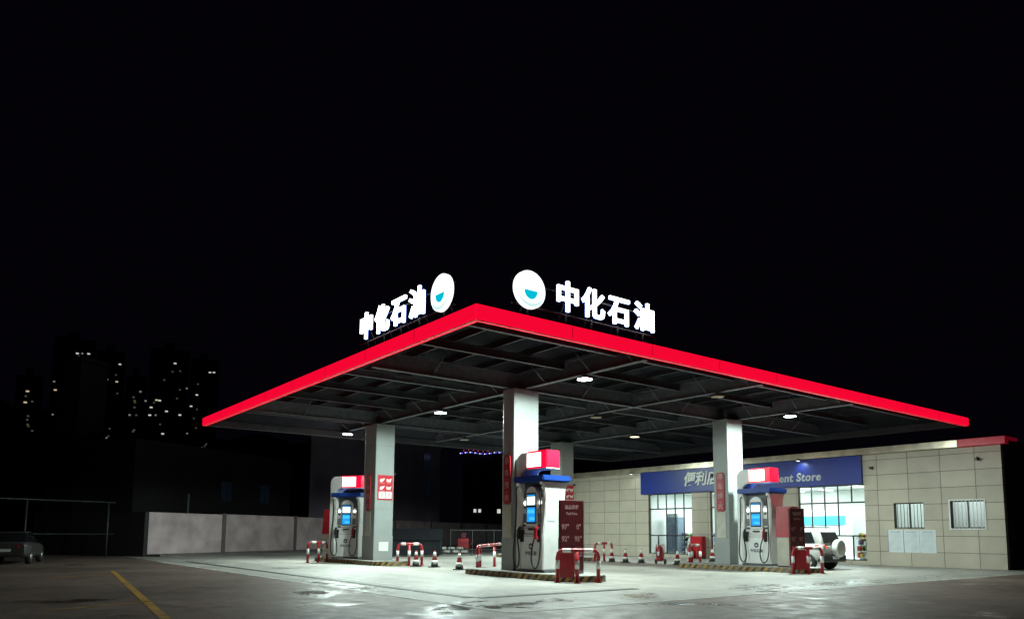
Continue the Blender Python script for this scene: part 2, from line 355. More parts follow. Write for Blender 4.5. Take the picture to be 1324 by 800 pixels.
# ------------------------------------------------------------------ canopy
X0, X1, Y0, Y1, ZB, ZT = .462, 28.07, .683, 24.04, 6.54, 6.925
COLS = [(6.65, 7.3, 1.12, .68), (6.9, 18.45, .98, 1.2), (18.3, 6.9, 1.12, .8), (18.3, 18.2, .9, .98)]
def canopy():
    t = thing('station_canopy', 'flat dark fuel station canopy with a glowing red edge on four pale columns', 'canopy', ((X0+X1)/2, (Y0+Y1)/2, 0))
    ox, oy = (X0+X1)/2, (Y0+Y1)/2
    def B(mb, name, m): 
        bmesh.ops.translate(mb.bm, vec=(-ox, -oy, 0), verts=mb.bm.verts); return mb.build(name, m, t)
    d = .22
    f = MB()
    f.prism([(X0, Y0), (X1, Y0), (X1, Y0+d), (X0+d, Y0+d), (X0+d, Y1), (X0, Y1)], 'z', ZB, ZT, bev=.03)
    f = B(f, 'fascia', redem)
    for k in range(1, 9):
        B(MB().box(X0+k*3.07-.006, X0+k*3.07+.006, Y0-.004, Y0-.0005, ZB+.03, ZT-.03), 'fascia_seam', redd)
        if k < 8: B(MB().box(X0-.004, X0-.0005, Y0+k*2.92-.006, Y0+k*2.92+.006, ZB+.03, ZT-.03), 'fascia_seam', redd)
    far = MB(); far.box(X0+d, X1, Y1-d, Y1, ZB, ZT-.05, .02); far.box(X1-d, X1, Y0+d, Y1-d, ZB, ZT-.05, .02); B(far, 'rear_fascia', steeld)
    g = MB()      # inner gutter lip behind the fascia
    g.box(X0+d+.005, X1-d-.01, Y0+d+.005, Y0+.5, ZB+.12, ZB+.16)
    B(g, 'gutter', steel)
    e = MB(); e.box(X0+.02, X0+.05, Y0+.06, Y1, ZB-.02, ZB-.002); e.box(X0+.06, X1, Y0+.02, Y0+.05, ZB-.02, ZB-.002); B(e, 'drip_edge', whitep)
    # deck: flat middle and a sloped skirt
    dk = MB(); zi = 7.46; ins = 2.2
    a = [(X0+.1, Y0+.1), (X1-.1, Y0+.1), (X1-.1, Y1-.1), (X0+.1, Y1-.1)]; b = [(X0+ins, Y0+ins), (X1-ins, Y0+ins), (X1-ins, Y1-ins), (X0+ins, Y1-ins)]
    for dz in (0, .05):
        dk.quad([(*p, zi+dz) for p in b])
        for i in range(4): dk.quad([(*a[i], 6.86+dz), (*a[(i+1) % 4], 6.86+dz), (*b[(i+1) % 4], zi+dz), (*b[i], zi+dz)])
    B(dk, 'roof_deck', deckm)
    def ibeam(axis, c, a0, a1, zb, h, wd, name, m):
        mb = MB(); tf = .03
        for (p, q, z0, z1) in ((-wd/2, wd/2, zb, zb+tf), (-.012, .012, zb+tf, zb+h-tf), (-wd/2, wd/2, zb+h-tf, zb+h)):
            if axis == 'y': mb.box(c+p, c+q, a0, a1, z0, z1)
            else: mb.box(a0, a1, c+p, c+q, z0, z1)
        return B(mb, name, m)
    zg = 6.68
    for x in (7.2, 13.1, 19.2): ibeam('y', x, Y0+.8, Y1-.8, zg, .58, .2, 'girder', steel)
    for y in (7.65, 18.85):
        for (a0, a1) in ((X0+.8, 7.09), (7.31, 12.99), (13.21, 19.09), (19.31, X1-.8)): ibeam('x', y, a0, a1, zg+.002, .56, .18, 'cross_girder', steel)
    for y in (2.6, 5.1, 10.4, 13.2, 16.0, 21.3):
        for (a0, a1) in ((X0+.8, 7.1), (7.3, 13.0), (13.2, 19.1), (19.3, X1-.8)): ibeam('x', y, a0, a1, 6.98, .26, .12, 'secondary_beam', steeld if y not in (2.6, 10.4, 21.3) else steel)
    k = X0+2.3
    while k < X1-2: 
        ibeam('y', k, Y0+2.2, Y1-2.2, 7.27, .17, .07, 'purlin', steeld); k += 1.42
    for x in (7.2, 13.1, 19.2):
        for y in (2.0, 3.9, 6.2, 9.0, 11.8, 14.6, 17.3, 20.2, 22.2):
            m = MB(); m.tube([(x-.02, y, zg+.05), (x-.75, y, 7.3)], .022, 6); m.tube([(x+.02, y, zg+.05), (x+.75, y, 7.3)], .022, 6); B(m, 'fly_brace', steel)
    for x, y in ((3.5, 7.65), (10.2, 7.65), (16, 7.65), (22.5, 7.65), (3.5, 18.85), (10.2, 18.85), (16, 18.85), (24.5, 7.65)):
        m = MB(); m.tube([(x, y-.02, zg+.05), (x, y-.7, 7.3)], .022, 6); m.tube([(x, y+.02, zg+.05), (x, y+.7, 7.3)], .022, 6); B(m, 'fly_brace', steel)
    for (x, y, wx, wy) in COLS:
        c = MB(); c.box(x, x+wx, y, y+wy, .2, 6.66, .03); c = B(c, 'column', clad)
        s_ = MB(); s_.box(x-.008, x+wx+.008, y-.008, y+wy+.008, .2, 1.33, .01); 
        bmesh.ops.translate(s_.bm, vec=(-ox, -oy, 0), verts=s_.bm.verts); s_.build('plinth_band', cladlow, c)
        for q in (2.6, 4.1, 5.6):
            s_ = MB().box(x-.002, x+wx+.002, y-.002, y+wy+.002, q, q+.008)
            bmesh.ops.translate(s_.bm, vec=(-ox, -oy, 0), verts=s_.bm.verts); s_.build('cladding_joint', greyd, c)
    return t
canopy()

def light(name, kind, energy, col, loc, parent, **k):
    l = bpy.data.lights.new(name, kind); l.energy = energy; l.color = col
    for a, b in k.items(): setattr(l, a, b)
    o = bpy.data.objects.new(name, l); C.objects.link(o); o.location = loc; o.parent = parent; return o
def canopy_lamp(x, y, label, mode):
    t = thing('canopy_lamp', label, 'lamp', (x, y, 6.675), 0, 'round lamps under the canopy')
    MB().lathe([(.06, 0), (.06, -.04), (.2, -.07), (.25, -.12), (.25, -.14)], 20).build('housing', steel, t)
    MB().lathe([(.24, -.141), (.24, -.15), (.12, -.165)], 20).build('diffuser', {'on': lampem, 'dim': lampwarm, 'off': lampoff}[mode], t)
    if mode != 'off':
        k = 1 if mode == 'on' else .06; col = (.80, 1, .92) if mode == 'on' else (1, .85, .6)
        light('lamp_light', 'AREA', LAMP_W*k, col, (0, 0, -.18), t, shape='DISK', size=.46)
        light('lamp_spill', 'SPOT', SPILL_W*k*(2.2 if y > 20 else 1), col, (0, 0, -.2), t, spot_size=R(178), spot_blend=.08, shadow_soft_size=.2)
canopy_lamp(7.2, 4.2, 'bright round lamp under the canopy above the nearest pump', 'on')
canopy_lamp(7.2, 13.2, 'bright round lamp under the canopy midway between the near and left columns', 'on')
canopy_lamp(7.2, 22.3, 'bright round lamp under the canopy left of the left column', 'on')
canopy_lamp(19.2, 4.3, 'bright round lamp under the canopy right of the right column', 'on')
canopy_lamp(19.2, 13.4, 'small warm dim lamp under the canopy between the rear and right columns', 'dim')
canopy_lamp(13.1, 9.9, 'unlit lamp under the canopy above and right of the nearest column', 'off')
canopy_lamp(13.1, 3.4, 'unlit lamp under the canopy close to the front right edge', 'off')
canopy_lamp(13.1, 20.3, 'unlit lamp under the canopy right of the left column', 'off')
canopy_lamp(19.2, 22.3, 'bright round lamp under the canopy behind the rear column', 'on')

# rooftop signs ------------------------------------------------------------
def roof_sign(label, fr, org, sgn, xs_disc, xs_chars):
    t = thing('rooftop_sign', label, 'sign', org, 0, 'glowing rooftop signs')
    def P(s_, z, dpt=0):
        r = Vector(fr[0]); n = r.cross(Vector(fr[1])); v = r*s_+n*dpt+Vector((0, 0, z)); return v
    M0 = lambda s_, z, dpt: face(fr[0], fr[1], P(s_, z, dpt))
    fm = MB()
    for s_ in xs_chars+[xs_disc]:
        fm.tube([P(s_, .0, -.09), P(s_, .35, -.09)], .03, 6); fm.tube([P(s_, .0, -.5), P(s_, .75, -.1)], .02, 6)
    lo, hi = min(xs_chars+[xs_disc])-.5, max(xs_chars+[xs_disc])+.5
    fm.tube([P(lo, .30, -.09), P(hi, .30, -.09)], .03, 6); fm.tube([P(lo, .9, -.1), P(hi, .9, -.1)], .025, 6); fm.tube([P(lo, .12, -.5), P(hi, .12, -.5)], .03, 6)
    fm.build('support_frame', black, t)
    for ch, s_ in zip('中化石油', xs_chars):
        c = glyphs(ch, .86, M0(s_, .72, 0), .03, .014).build('character', whiteem, t)
        glyphs(ch, .86, M0(s_, .72, -.04), .006, .02).build('letter_halo', bluehalo, c)  # wider glowing copy behind the glyph imitates its blue halo
    d = MB().lathe([(.46, -.08), (.49, -.06), (.49, .03), (.46, .05)], 48, M0(xs_disc, .71, 0)).build('emblem_disc', discem, t)
    pts = [(-.21, .03)]+[(.23*math.cos(a)*.92, .03-.23*math.sin(-a)) for a in [math.pi+k*math.pi/14 for k in range(1, 14)]]+[(.21, .03)]
    MB().prism(pts, 'z', .051, .06, M=M0(xs_disc, .71-.06, 0)).build('emblem_mouth', cyanem, d)
    cr = [(.45*math.cos(a), .45*math.sin(a)) for a in [R(215+k*11) for k in range(11)]]+[(.45*math.cos(a)*.93, .35*math.sin(a)-.015) for a in [R(325-k*11) for k in range(11)]]
    MB().prism(cr, 'z', .051, .056, M=M0(xs_disc, .71, 0)).build('emblem_shade', emshade, d)
roof_sign('glowing white rooftop letters with a round emblem at their left end', LY, (0, Y0+.1, 6.92), 1, 2.17, [3.46, 4.38, 5.38, 6.4])
roof_sign('glowing white rooftop letters with a round emblem at their right end', LX, (X0+.1, 0, 6.92), -1, -2.4, [-6.72, -5.7, -4.68, -3.66])

# ------------------------------------------------------------------ column signs
def vsign(x, y, z0, z1, wd, text, label):
    t = thing('column_sign', label, 'sign', (x, y, 0), 0, 'tall red signs on the columns')
    MB().prism([(-wd/2, z0+.08), (-wd/2+.08, z0), (wd/2-.08, z0), (wd/2, z0+.08), (wd/2, z1-.08), (wd/2-.08, z1), (-wd/2+.08, z1), (-wd/2, z1-.08)], 'x', -.05, -.012).build('board', redsign, t)
    n = len(text); st = (z1-z0)/n
    for i, ch in enumerate(text):
        glyphs(ch, wd*.72, face(*LX, (-.054, 0, z1-st*(i+.5))), .003, .008).build('character', pinktxt, t)
    ln = MB()
    for i in range(1, n): ln.box(-.055, -.0505, -wd*.32, wd*.32, z1-st*i-.008, z1-st*i+.008)
    ln.build('divider', pinktxt, t)
def notice(x, y, z0, z1, wd, fr, label, nm='notice_board', m=None):
    t = thing(nm, label, 'notice', (x, y, (z0+z1)/2))
    M = face(*fr, (0, 0, 0)); h = z1-z0
    MB().box(-wd/2, wd/2, -h/2, h/2, .010, .022, M=M).build('sheet', m or beige, t)
    return t, M
def icons(x, y, z0, z1, wd, label):
    t, M = notice(x, y, z0, z1, wd, LY, label, 'warning_sign', mat('warning sign red', (.5, .015, .03), .4)); t['category'] = 'sign'; t['group'] = 'red pictogram signs on the columns'
    h = z1-z0
    for r in range(3):
        for c_ in (-1, 1):
            cx, cy = c_*wd*.23, h/2-h*(.2+.31*r)
            if r < 2:
                MB().prism([(cx-.12, cy-.07), (cx-.02, cy-.11), (cx+.1, cy+.0), (cx+.15, cy+.09), (cx+.02, cy+.06), (cx-.09, cy+.04)] if c_ < 0 else [(cx-.13, cy+.06), (cx-.11, cy-.08), (cx+.08, cy-.09), (cx+.14, cy+.09), (cx, cy+.03)], 'z', .0222, .026, M=M).build('pictogram', whitep, t)
                MB().box(cx-.13, cx+.13, cy-.165, cy-.145, .0222, .0255, M=M).build('caption_bar', pinktxt, t)
            else:
                p = MB().box(cx-.16, cx+.16, cy-.15, cy+.17, .0222, .026, M=M).build('pictogram', whitep, t)
                MB().prism([(cx-.07, cy-.08), (cx-.05, cy-.1), (cx+.08, cy+.09), (cx+.05, cy+.11)], 'z', .0262, .029, M=M).build('glyph', redp, p)
for (x, y, wx, wy), kind in zip(COLS, ('nearest column beside the nearest pump', 'left column', 'right column before the blue sign', 'rear column behind the nearest pump')):
    yc = y+wy*.5
    if kind[0] != 'r' or 'right' in kind:
        vsign(x-.008, yc, 2.52, 4.25, .42 if wy > .7 else .38, '停车熄火', 'tall dark red sign with pale characters on the '+kind)
        notice(x-.008, yc, 1.34, 2.48, .5, LX, 'plain pale sheet under the red sign on the '+kind)[0]['group'] = 'pale sheets on the columns'
    else:
        vsign(x-.008, yc, 2.6, 4.1, .42, '停车熄火', 'tall dark red sign mostly hidden on the '+kind)
icons(6.9+.52, 18.45-.008, 3.03, 4.2, .78, 'bright red sign with six white pictograms on the left column')
icons(18.3+.58, 18.2-.008, 3.0, 4.2, .62, 'bright red sign with white pictograms on the rear column behind the nearest pump')
nt_, M_ = notice(6.9+.5, 18.45-.008, .62, 1.05, .5, LY, 'small white paper notice low on the left column', m=whitep)
def cctv(x, y, z, rz, label, mount):
    t = thing('security_camera', label, 'camera', (x, y, z), rz, 'security cameras')
    MB().tube([(-.02, 0, .05), (.12, 0, .05), (.14, 0, -.0)], .02, 6).build('bracket', mount, t)
    m = MB(); m.box(.02, .3, -.05, .05, -.1, 0, .012); m.box(.0, .36, -.065, .065, .002, .015, .004); m.build('camera_body', blackp, t)
cctv(7.9, 18.45+.5, 4.35, R(-35), 'small dark camera on the right edge of the left column', blackp)
cctv(19.2, 18.5, 4.3, R(-35), 'small dark camera on the right edge of the rear column', blackp)

# ------------------------------------------------------------------ islands
def stadium(cx, y0, y1, r, n=12):
    return [(cx+r*math.cos(a), y0+r+r*math.sin(a)*1.0) for a in [math.pi+k*math.pi/n for k in range(n+1)]]+[(cx+r*math.cos(a), y1-r+r*math.sin(a)) for a in [k*math.pi/n for k in range(n+1)]]
ISL = [(7.0, 3.45, 10.1, .9, 'under the nearest pump'), (7.2, 16.6, 24.6, .92, 'under the left pump'), (18.35, 2.65, 9.6, .95, 'under the right pump'), (19.2, 16.9, 25, .92, 'under the rear column')]
islandtop = mat('island concrete', (.3, .3, .28), .7, var=.2, bump=.4)
for cx, a, b, r, tx in ISL:
    t = thing('pump_island', 'raised concrete kerb with yellow and black stripes '+tx, 'kerb', (cx, (a+b)/2, 0), 0, 'striped pump islands')
    MB().prism([(x-cx, y-(a+b)/2) for x, y in stadium(cx, a, b, r)], 'z', .0, .18, .012).build('striped_kerb', hazard, t)
    MB().prism([(x-cx, y-(a+b)/2) for x, y in stadium(cx, a+.06, b-.06, r-.06)], 'z', .179, .2).build('island_top', islandtop, t)

# ------------------------------------------------------------------ fuel pumps
def arc(cx, cy, r, a0, a1, n): return [(cx+r*math.cos(R(a0+(a1-a0)*k/n)), cy+r*math.sin(R(a0+(a1-a0)*k/n))) for k in range(n+1)]
def pump(loc, rz, label):
    t = thing('fuel_pump', label, 'fuel pump', loc, rz, 'fuel pumps')
    bx(-.5, .5, -.72, .72, 0, .09, bev=.01).build('plinth', greyd, t)
    # side arches: full-depth side columns whose front edge sweeps out to the cap
    for s_ in (-1, 1):
        pts = [(-.54, .09), (.54, .09), (.54, 1.2), (.45, 1.9), (.42, 2.4), (.46, 2.75), (.6, 3.03), (-.6, 3.03), (-.46, 2.75), (-.42, 2.4), (-.45, 1.9), (-.54, 1.2)]
        y0, y1 = (.56, .72) if s_ > 0 else (-.72, -.56)
        a = MB().prism(pts, 'y', y0, y1, .025).build('side_arch', whitep, t)
        if s_ < 0:
            bx(-.35, -.02, -.727, -.722, 1.7, 1.95).build('side_label', paper, a)
            bx(.12, .3, -.735, -.722, .5, 1.15, bev=.01).build('side_hatch', greyd, a)
    cab = bx(-.48, .48, -.555, .555, .09, 1.28, bev=.03).build('cabinet', greyp, t)
    # lower-panel emblem and lettering
    M = face(*LX, (-.482, 0, .86))
    MB().lathe([(.11, 0), (.11, .004), (.105, .005)], 24, M).build('emblem', mat('emblem navy', (.06, .08, .12), .4), cab)
    MB().prism(arc(0, .015, .055, 180, 360, 10), 'z', .0052, .008, M=M).build('emblem_mouth', whitep, cab)
    glyphs('中化石油', .15, face(*LX, (-.486, 0, .62)), .003, .004, spacing=1.02).build('lettering', mat('emblem navy', (.06, .08, .12)), cab)
    MB().box(-.486, -.4802, -.55, .55, 1.195, 1.21).build('panel_seam', greyd, cab)
    bx(-.3, .3, -.555, .555, 1.281, 3.02).build('back_panel', greyd, t)
    bx(-.44, -.301, -.55, .55, 1.281, 1.52, bev=.03).build('nozzle_shelf', greyp, t)
    con = MB().prism([(-.31, 1.53)]+[(.31, 1.53), (.31, 2.58)]+arc(0, 2.58, .31, 0, 180, 12)[1:-1]+[(-.31, 2.58)], 'x', -.47, -.301, .02).build('display_console', greyp, t)
    bx(-.478, -.4702, -.26, .26, 1.62, 2.66).build('display_bezel', blackp, con)
    bx(-.484, -.4785, -.215, .215, 2.25, 2.54).build('price_screen', scr_w, con)
    bx(-.484, -.4785, -.215, .215, 2.57, 2.605).build('title_strip', scr_b, con)
    bx(-.484, -.4785, -.215, .215, 1.68, 2.17).build('media_screen', scr_b, con)
    bx(-.4865, -.4842, -.19, .19, 1.97, 2.1).build('screen_banner', scr_c, con); bx(-.4865, -.4842, -.19, .08, 1.74, 1.84).build('screen_banner', scr_c, con)
    wing = MB(); wing.box(-.40, -.301, -.52, -.315, 1.6, 2.5, .02); wing.box(-.40, -.301, .315, .52, 1.6, 2.5, .02); wing.build('console_wing', greyp, t)
    for s_ in (-1, 1):
        MB().lathe([(.07, 0), (.07, .012), (.05, .02)], 18, face(*LX, (-.402, s_*.42, 2.33))).build('indicator_light', ledw, t)
        MB().lathe([(.05, 0), (.05, .012), (.03, .02)], 18, face(*LX, (-.402, s_*.42, 2.17))).build('button', blackp, t)
        k = bx(-.425, -.4005, s_*.39-.1, s_*.39+.1, 1.66, 1.96, bev=.006).build('keypad', greyd, t)
        q = MB()
        for i in range(3):
            for j in range(4): q.box(-.43, -.4252, s_*.39-.075+i*.055, s_*.39-.035+i*.055, 1.69+j*.065, 1.735+j*.065)
        q.build('keys', mat('key grey', (.2, .22, .24), .4), k)
        # holster + nozzle + hose
        y = s_*.47
        bx(-.535, -.44, y-.085, y+.085, 1.0, 1.42, bev=.015).build('nozzle_holster', blackp, t)
        nz = MB().prism([(-.7, 1.12), (-.55, 1.08), (-.545, 1.16), (-.6, 1.22), (-.6, 1.4), (-.54, 1.5), (-.6, 1.55), (-.7, 1.42), (-.72, 1.2)], 'y', y-.035, y+.035, .012).build('nozzle', black if s_ > 0 else redp, t)
        top = (-.56, s_*.63, 2.86); d = s_
        hp = [(-.5, s_*.64, 2.92), (-.62, s_*.65, 2.8), (-.6, s_*.66, 2.5), (-.6, s_*.67, 2.0), (-.62, s_*.69, 1.4), (-.66, s_*.72, .8), (-.68, s_*.70, .45), (-.69, s_*.62, .22), (-.70, s_*.5, .15), (-.71, s_*.38, .24), (-.72, s_*.33, .5), (-.72, s_*.37, .8), (-.71, s_*.44, 1.05), (-.69, s_*.47, 1.14)]
        MB().tube(smooth(hp), .026, 8).build('hose', black, t)
    MB().box(-.484, -.4405, -.16, .16, 1.4, 1.46).build('card_slot', blackp, t)
    bx(-.455, -.4405, -.38, -.27, 1.32, 1.38).build('grade_sticker', mat('sticker green', (.05, .3, .12), .5), t)
    # blue cap
    cap = MB().prism([(-.62, -.83), (.62, -.83), (.62, .83), (-.62, .83)], 'z', 3.035, 3.24, .035).build('cap', bluep, t)
    # C-shaped pylon and light box
    c = [(.74, 0), (1.0, 0), (1.02, 2.6), (1.0, 3.2)]+arc(.66, 3.72, .36, 0, 90, 8)+[(.36, 4.08), (.36, 3.5), (.52, 3.46), (.66, 3.36), (.74, 3.2), (.76, 2.6)]
    MB().prism(c, 'x', -.36, .36, .03).build('sign_pylon', greyp, t)
    lb = MB(); lb.prism([(-.4, -.72), (.2, -.72), (.2, .36), (-.4, .36)], 'z', 3.5, 4.1, .03); lb = lb.build('light_box', redbox, t)
    bx(-.412, -.402, -.42, .32, 3.56, 4.03).build('light_panel', lbwhite, lb)
    bx(-.395, .195, -.71, .355, 3.47, 3.498).build('box_tray', whitep, lb)
    return t
def smooth(pts, n=4):
    P = [Vector(p) for p in pts]; out = []
    for i in range(len(P)-1):
        a, b, c, d = P[max(i-1, 0)], P[i], P[i+1], P[min(i+2, len(P)-1)]
        for k in range(n):
            u = k/n; out.append(.5*((2*b)+(c-a)*u+(2*a-5*b+4*c-d)*u*u+(3*b-a-3*c+d)*u**3))
    out.append(P[-1]); return [tuple(v) for v in out]
p0 = pump((7.1, 6.28, .2), 0, 'fuel pump nearest the camera with white side and two hoses under a red light box')
dup(p0, (7.1, 21.4, .2), R(36), 'fuel pump left of the left column in front of the pale boundary wall')
dup(p0, (18.45, 5.3, .2), 0, 'fuel pump right of the right column in front of the store front')

def kiosk(x, y, rz, label):
    t = thing('payment_kiosk', label, 'kiosk', (x, y, .2), rz, 'payment kiosks beside pumps')
    bx(-.3, .3, -.28, .28, 0, 1.2, bev=.02).build('kiosk_base', beige, t)
    bx(-.31, .31, -.285, .285, 0, .05).build('kick_plate', redd, t)
    MB().prism([(-.34, 1.2), (.34, 1.2), (.34, 2.45), (-.2, 2.45)], 'y', -.34, .34, .02).build('red_panel', redp, t)
    bx(-.02, .2, -.352, -.342, 1.6, 2.1).build('kiosk_label', redd, t)
kiosk(6.75, 22.95, R(26), 'red topped beige kiosk at the left end of the left pump')
kiosk(18.3, 4.05, R(0), 'red topped kiosk between the right pump and its price board')

def board(x, y, rz, label):
    t = thing('price_board', label, 'sign board', (x, y, .2), rz, 'dark red boards at pump islands')
    bx(-.5, .5, -.04, .04, .1, 2.36, bev=.012).build('board_panel', redd, t)
    bx(-.505, .505, -.045, .045, 0, .095).build('board_foot', greyd, t)
    bx(.502, .52, -.045, .045, .1, 2.36).build('edge_trim', chrome, t)
    M = lambda x_, z_: face(*LY, (x_, -.0405, z_))
    glyphs('油品价格', .15, M(0, 2.13), .002, .003, spacing=1.05).build('heading', pinktxt, t)
    glyphs('Fuel Price', .12, M(0, 1.93), .002, .003).build('subheading', pinktxt, t)
    for s_, z_, x_ in (('97°', 1.5, -.27), ('0°', 1.5, .3), ('92°', 1.12, -.27), ('95°', 1.12, .28)):
        glyphs(s_, .23, M(x_, z_), .002, .005).build('grade_number', pinktxt, t)
    for x_ in (-.25, .27):
        q = bx(x_-.15, x_+.15, -.046, -.0405, .55, .84).build('arrow_square', pinktxt, t)
        a = 1 if x_ > 0 else -1
        MB().prism([(x_-a*.1, .78), (x_-a*.07, .8), (x_+a*.07, .65), (x_+a*.08, .73), (x_+a*.11, .6), (x_-a*.03, .6), (x_+a*.04, .63)], 'y', -.0485, -.0462).build('arrow', redd, q)
board(6.9, 4.55, R(0), 'dark red price board standing behind the barrier at the nearest pump')
board(17.8, 3.3, R(0), 'dark red price board standing behind the barrier at the right pump')

# ------------------------------------------------------------------ barriers
def barrier(pts, label, h=.98, infill=False, far=0):
    """red tube hoop barrier: a rail bent over end posts, middle posts, white reflective bands"""
    c = Vector((sum(p[0] for p in pts)/len(pts), sum(p[1] for p in pts)/len(pts), 0))
    t = thing('crash_barrier', label, 'barrier', c, 0, 'red and white tube barriers'); r = .062
    P = [Vector((p[0], p[1], 0))-c for p in pts]
    up = Vector((0, 0, 1))
    a, b = P[0], P[-1]; da = (P[1]-a).normalized(); db = (P[-2]-b).normalized()
    path = [a, a+up*(h-.22), a+up*(h-.09)+da*.03, a+up*(h-.02)+da*.1, a+up*h+da*.22]
    for q in P[1:-1]: path.append(q+up*h)
    path += [b+up*h+db*.22, b+up*(h-.02)+db*.1, b+up*(h-.09)+db*.03, b+up*(h-.22), b]
    MB().tube(path, r, 12).build('rail', redp, t)
    for q in P[1:-1]: MB().tube([q, q+up*(h-.03)], r, 12).build('post', redp, t)
    for q in P:
        MB().tube([q+up*.42, q+up*.68], r+.004, 12).build('reflective_band', whitep, t)
        MB().lathe([(.11, 0), (.11, .02), (.07, .021)], 14, Matrix.Translation(q)).build('base_plate', redp, t)
    for A, B_ in zip(P, P[1:]):
        d = (B_-A); l = d.length; d.normalize(); m_ = (A+B_)/2+up*h; w_ = min(.16, l*.22)
        MB().tube([m_-d*w_, m_+d*w_], r+.004, 12).build('reflective_band', whitep, t)
    if infill:
        A, B_ = P[0], P[1]; d = (B_-A).normalized(); n = Vector((-d.y, d.x, 0))*.015
        m = MB(); q0, q1 = A+d*.08, B_-d*.08; pts8 = [q0-n, q1-n, q1+n, q0+n]
        m.prism([(v.x, v.y) for v in pts8], 'z', .16, .9); m.build('infill_panel', redp, t)
barrier([(5.9, 4.05), (6.22, 3.5), (6.92, 3.3)], 'red hoop barrier with a solid red panel around the kerb end nearest the camera', infill=True)
barrier([(16.95, 2.95), (17.5, 2.65), (18.15, 2.45)], 'red hoop barrier with a solid red panel in front of the right pump', infill=True)
barrier([(7.25, 16.75), (7.65, 16.4), (8.25, 16.3)], 'red and white hoop barrier standing right of the left column')
barrier([(5.15, 21.97), (5.75, 22.1), (6.25, 22.25)], 'red and white hoop barrier left of the red kiosk')
barrier([(7.0, 10.0), (7.7, 10.85), (10.6, 13.9), (13, 16.5)], 'long red and white barrier crossing the lane left of the nearest column')
barrier([(18.3, 9.15), (19.2, 9.75), (20.0, 9.9)], 'red and white hoop barrier left of the right column')
barrier([(19.1, 16.35), (19.6, 16.15), (20.4, 16.35)], 'pale red and white hoop barrier behind the nearest price board')

# ------------------------------------------------------------------ cones
def cone(loc, label):
    t = thing('traffic_cone', label, 'cone', loc, 0, 'traffic cones')
    b = MB(); b.box(-.19, .19, -.19, .19, 0, .04, .012); b.lathe([(.165, .04), (.145, .19)], 18); b.build('base', black, t)
    MB().lathe([(.143, .19), (.035, .7), (.03, .72), (.02, .72)], 18).build('cone_body', redp, t)
    for z0, z1 in ((.2, .3), (.5, .66)):
        f = lambda z: .143+(.035-.143)*(z-.19)/.51+.004
        MB().lathe([(f(z0), z0), (f(z1), z1)], 18).build('white_band', whitep, t)
    return t
CN = [((7.55, 15.6, 0), 'white banded cone touching the hoop barrier right of the left column'), ((7.9, 14.6, 0), 'white banded cone second from the left column in the left row'), ((7.56, 12.11, 0), 'nearest white banded cone in the lane left of the nearest column'),
      ((19.4, 15.35, 0), 'leftmost small cone in front of the tiled store wall'), ((19.16, 14.1, 0), 'second small cone from the left before the tiled wall'), ((19.6, 13.4, 0), 'small cone just left of the wheeled red extinguisher'),
      ((19.53, 10.93, 0), 'cone standing in front of the lit left shop window'), ((19.5, 10.1, 0), 'cone tucked behind the barrier left of the right column'), ((24.5, 12.7, 0), 'cone between the red cabinet and the right column')]
c0 = cone(*CN[0])
for loc, lab in CN[1:]: dup(c0, loc, random.random(), lab)

# extinguisher trolley, fire cabinet
def trolley(loc, rz, label):
    t = thing('extinguisher_trolley', label, 'fire extinguisher', loc, rz)
    MB().lathe([(.10, .14), (.17, .18), (.185, .24), (.185, .72), (.15, .84), (.06, .9), (.05, .93)], 22).build('tank', redp, t)
    MB().lathe([(.06, .93), (.06, .99), (.03, 1.0)], 12).build('valve', chrome, t)
    MB().tube([(.12, -.15, .2), (.24, -.15, .85), (.28, -.12, .95), (.28, .12, .95), (.24, .15, .85), (.12, .15, .2)], .018, 8).build('handle', redp, t)
    for s_ in (-1, 1):
        w_ = MB().lathe([(.09, -.035), (.13, -.03), (.13, .03), (.09, .035)], 20, Matrix.Translation((.1, s_*.24, .13)) @ Matrix.Rotation(R(90), 4, 'X')).build('wheel', tyre, t)
    MB().tube(smooth([(0, .05, .96), (-.2, .1, .9), (-.22, .1, .5), (-.2, -.05, .4), (-.2, -.1, .8)]), .018, 8).build('hose', black, t)
    bx(-.192, -.186, -.08, .08, .42, .62).build('label_plate', paper, t)
trolley((19.45, 12.0, 0), R(20), 'red wheeled fire extinguisher trolley in front of the store')
def cabinet(x, y, label):
    t = thing('fire_cabinet', label, 'cabinet', (x, y, 0))
    bx(-.38, 0, -.45, .45, .12, 1.38, bev=.02).build('cabinet_body', redp, t)
    bx(-.395, -.382, -.42, .42, .16, 1.33, bev=.004).build('cabinet_door', mat('bright red enamel', (.5, .015, .02), .3), t)
    m = MB()
    for s_ in (-1, 1): m.box(-.36, -.03, s_*.38-.05, s_*.38+.05, 0, .119)
    m.build('cabinet_feet', blackp, t); bx(-.41, -.397, .3, .34, .65, .85).build('handle', chrome, t)
    for s_ in (-.2, .15): MB().lathe([(.07, 0), (.09, .04), (.09, .4), (.04, .52), (.04, .58)], 14, Matrix.Translation((-.52, s_, 0))).build('extinguisher', redp, t)
cabinet(28.25, 16.55, 'tall bright red fire cabinet against the store pier')

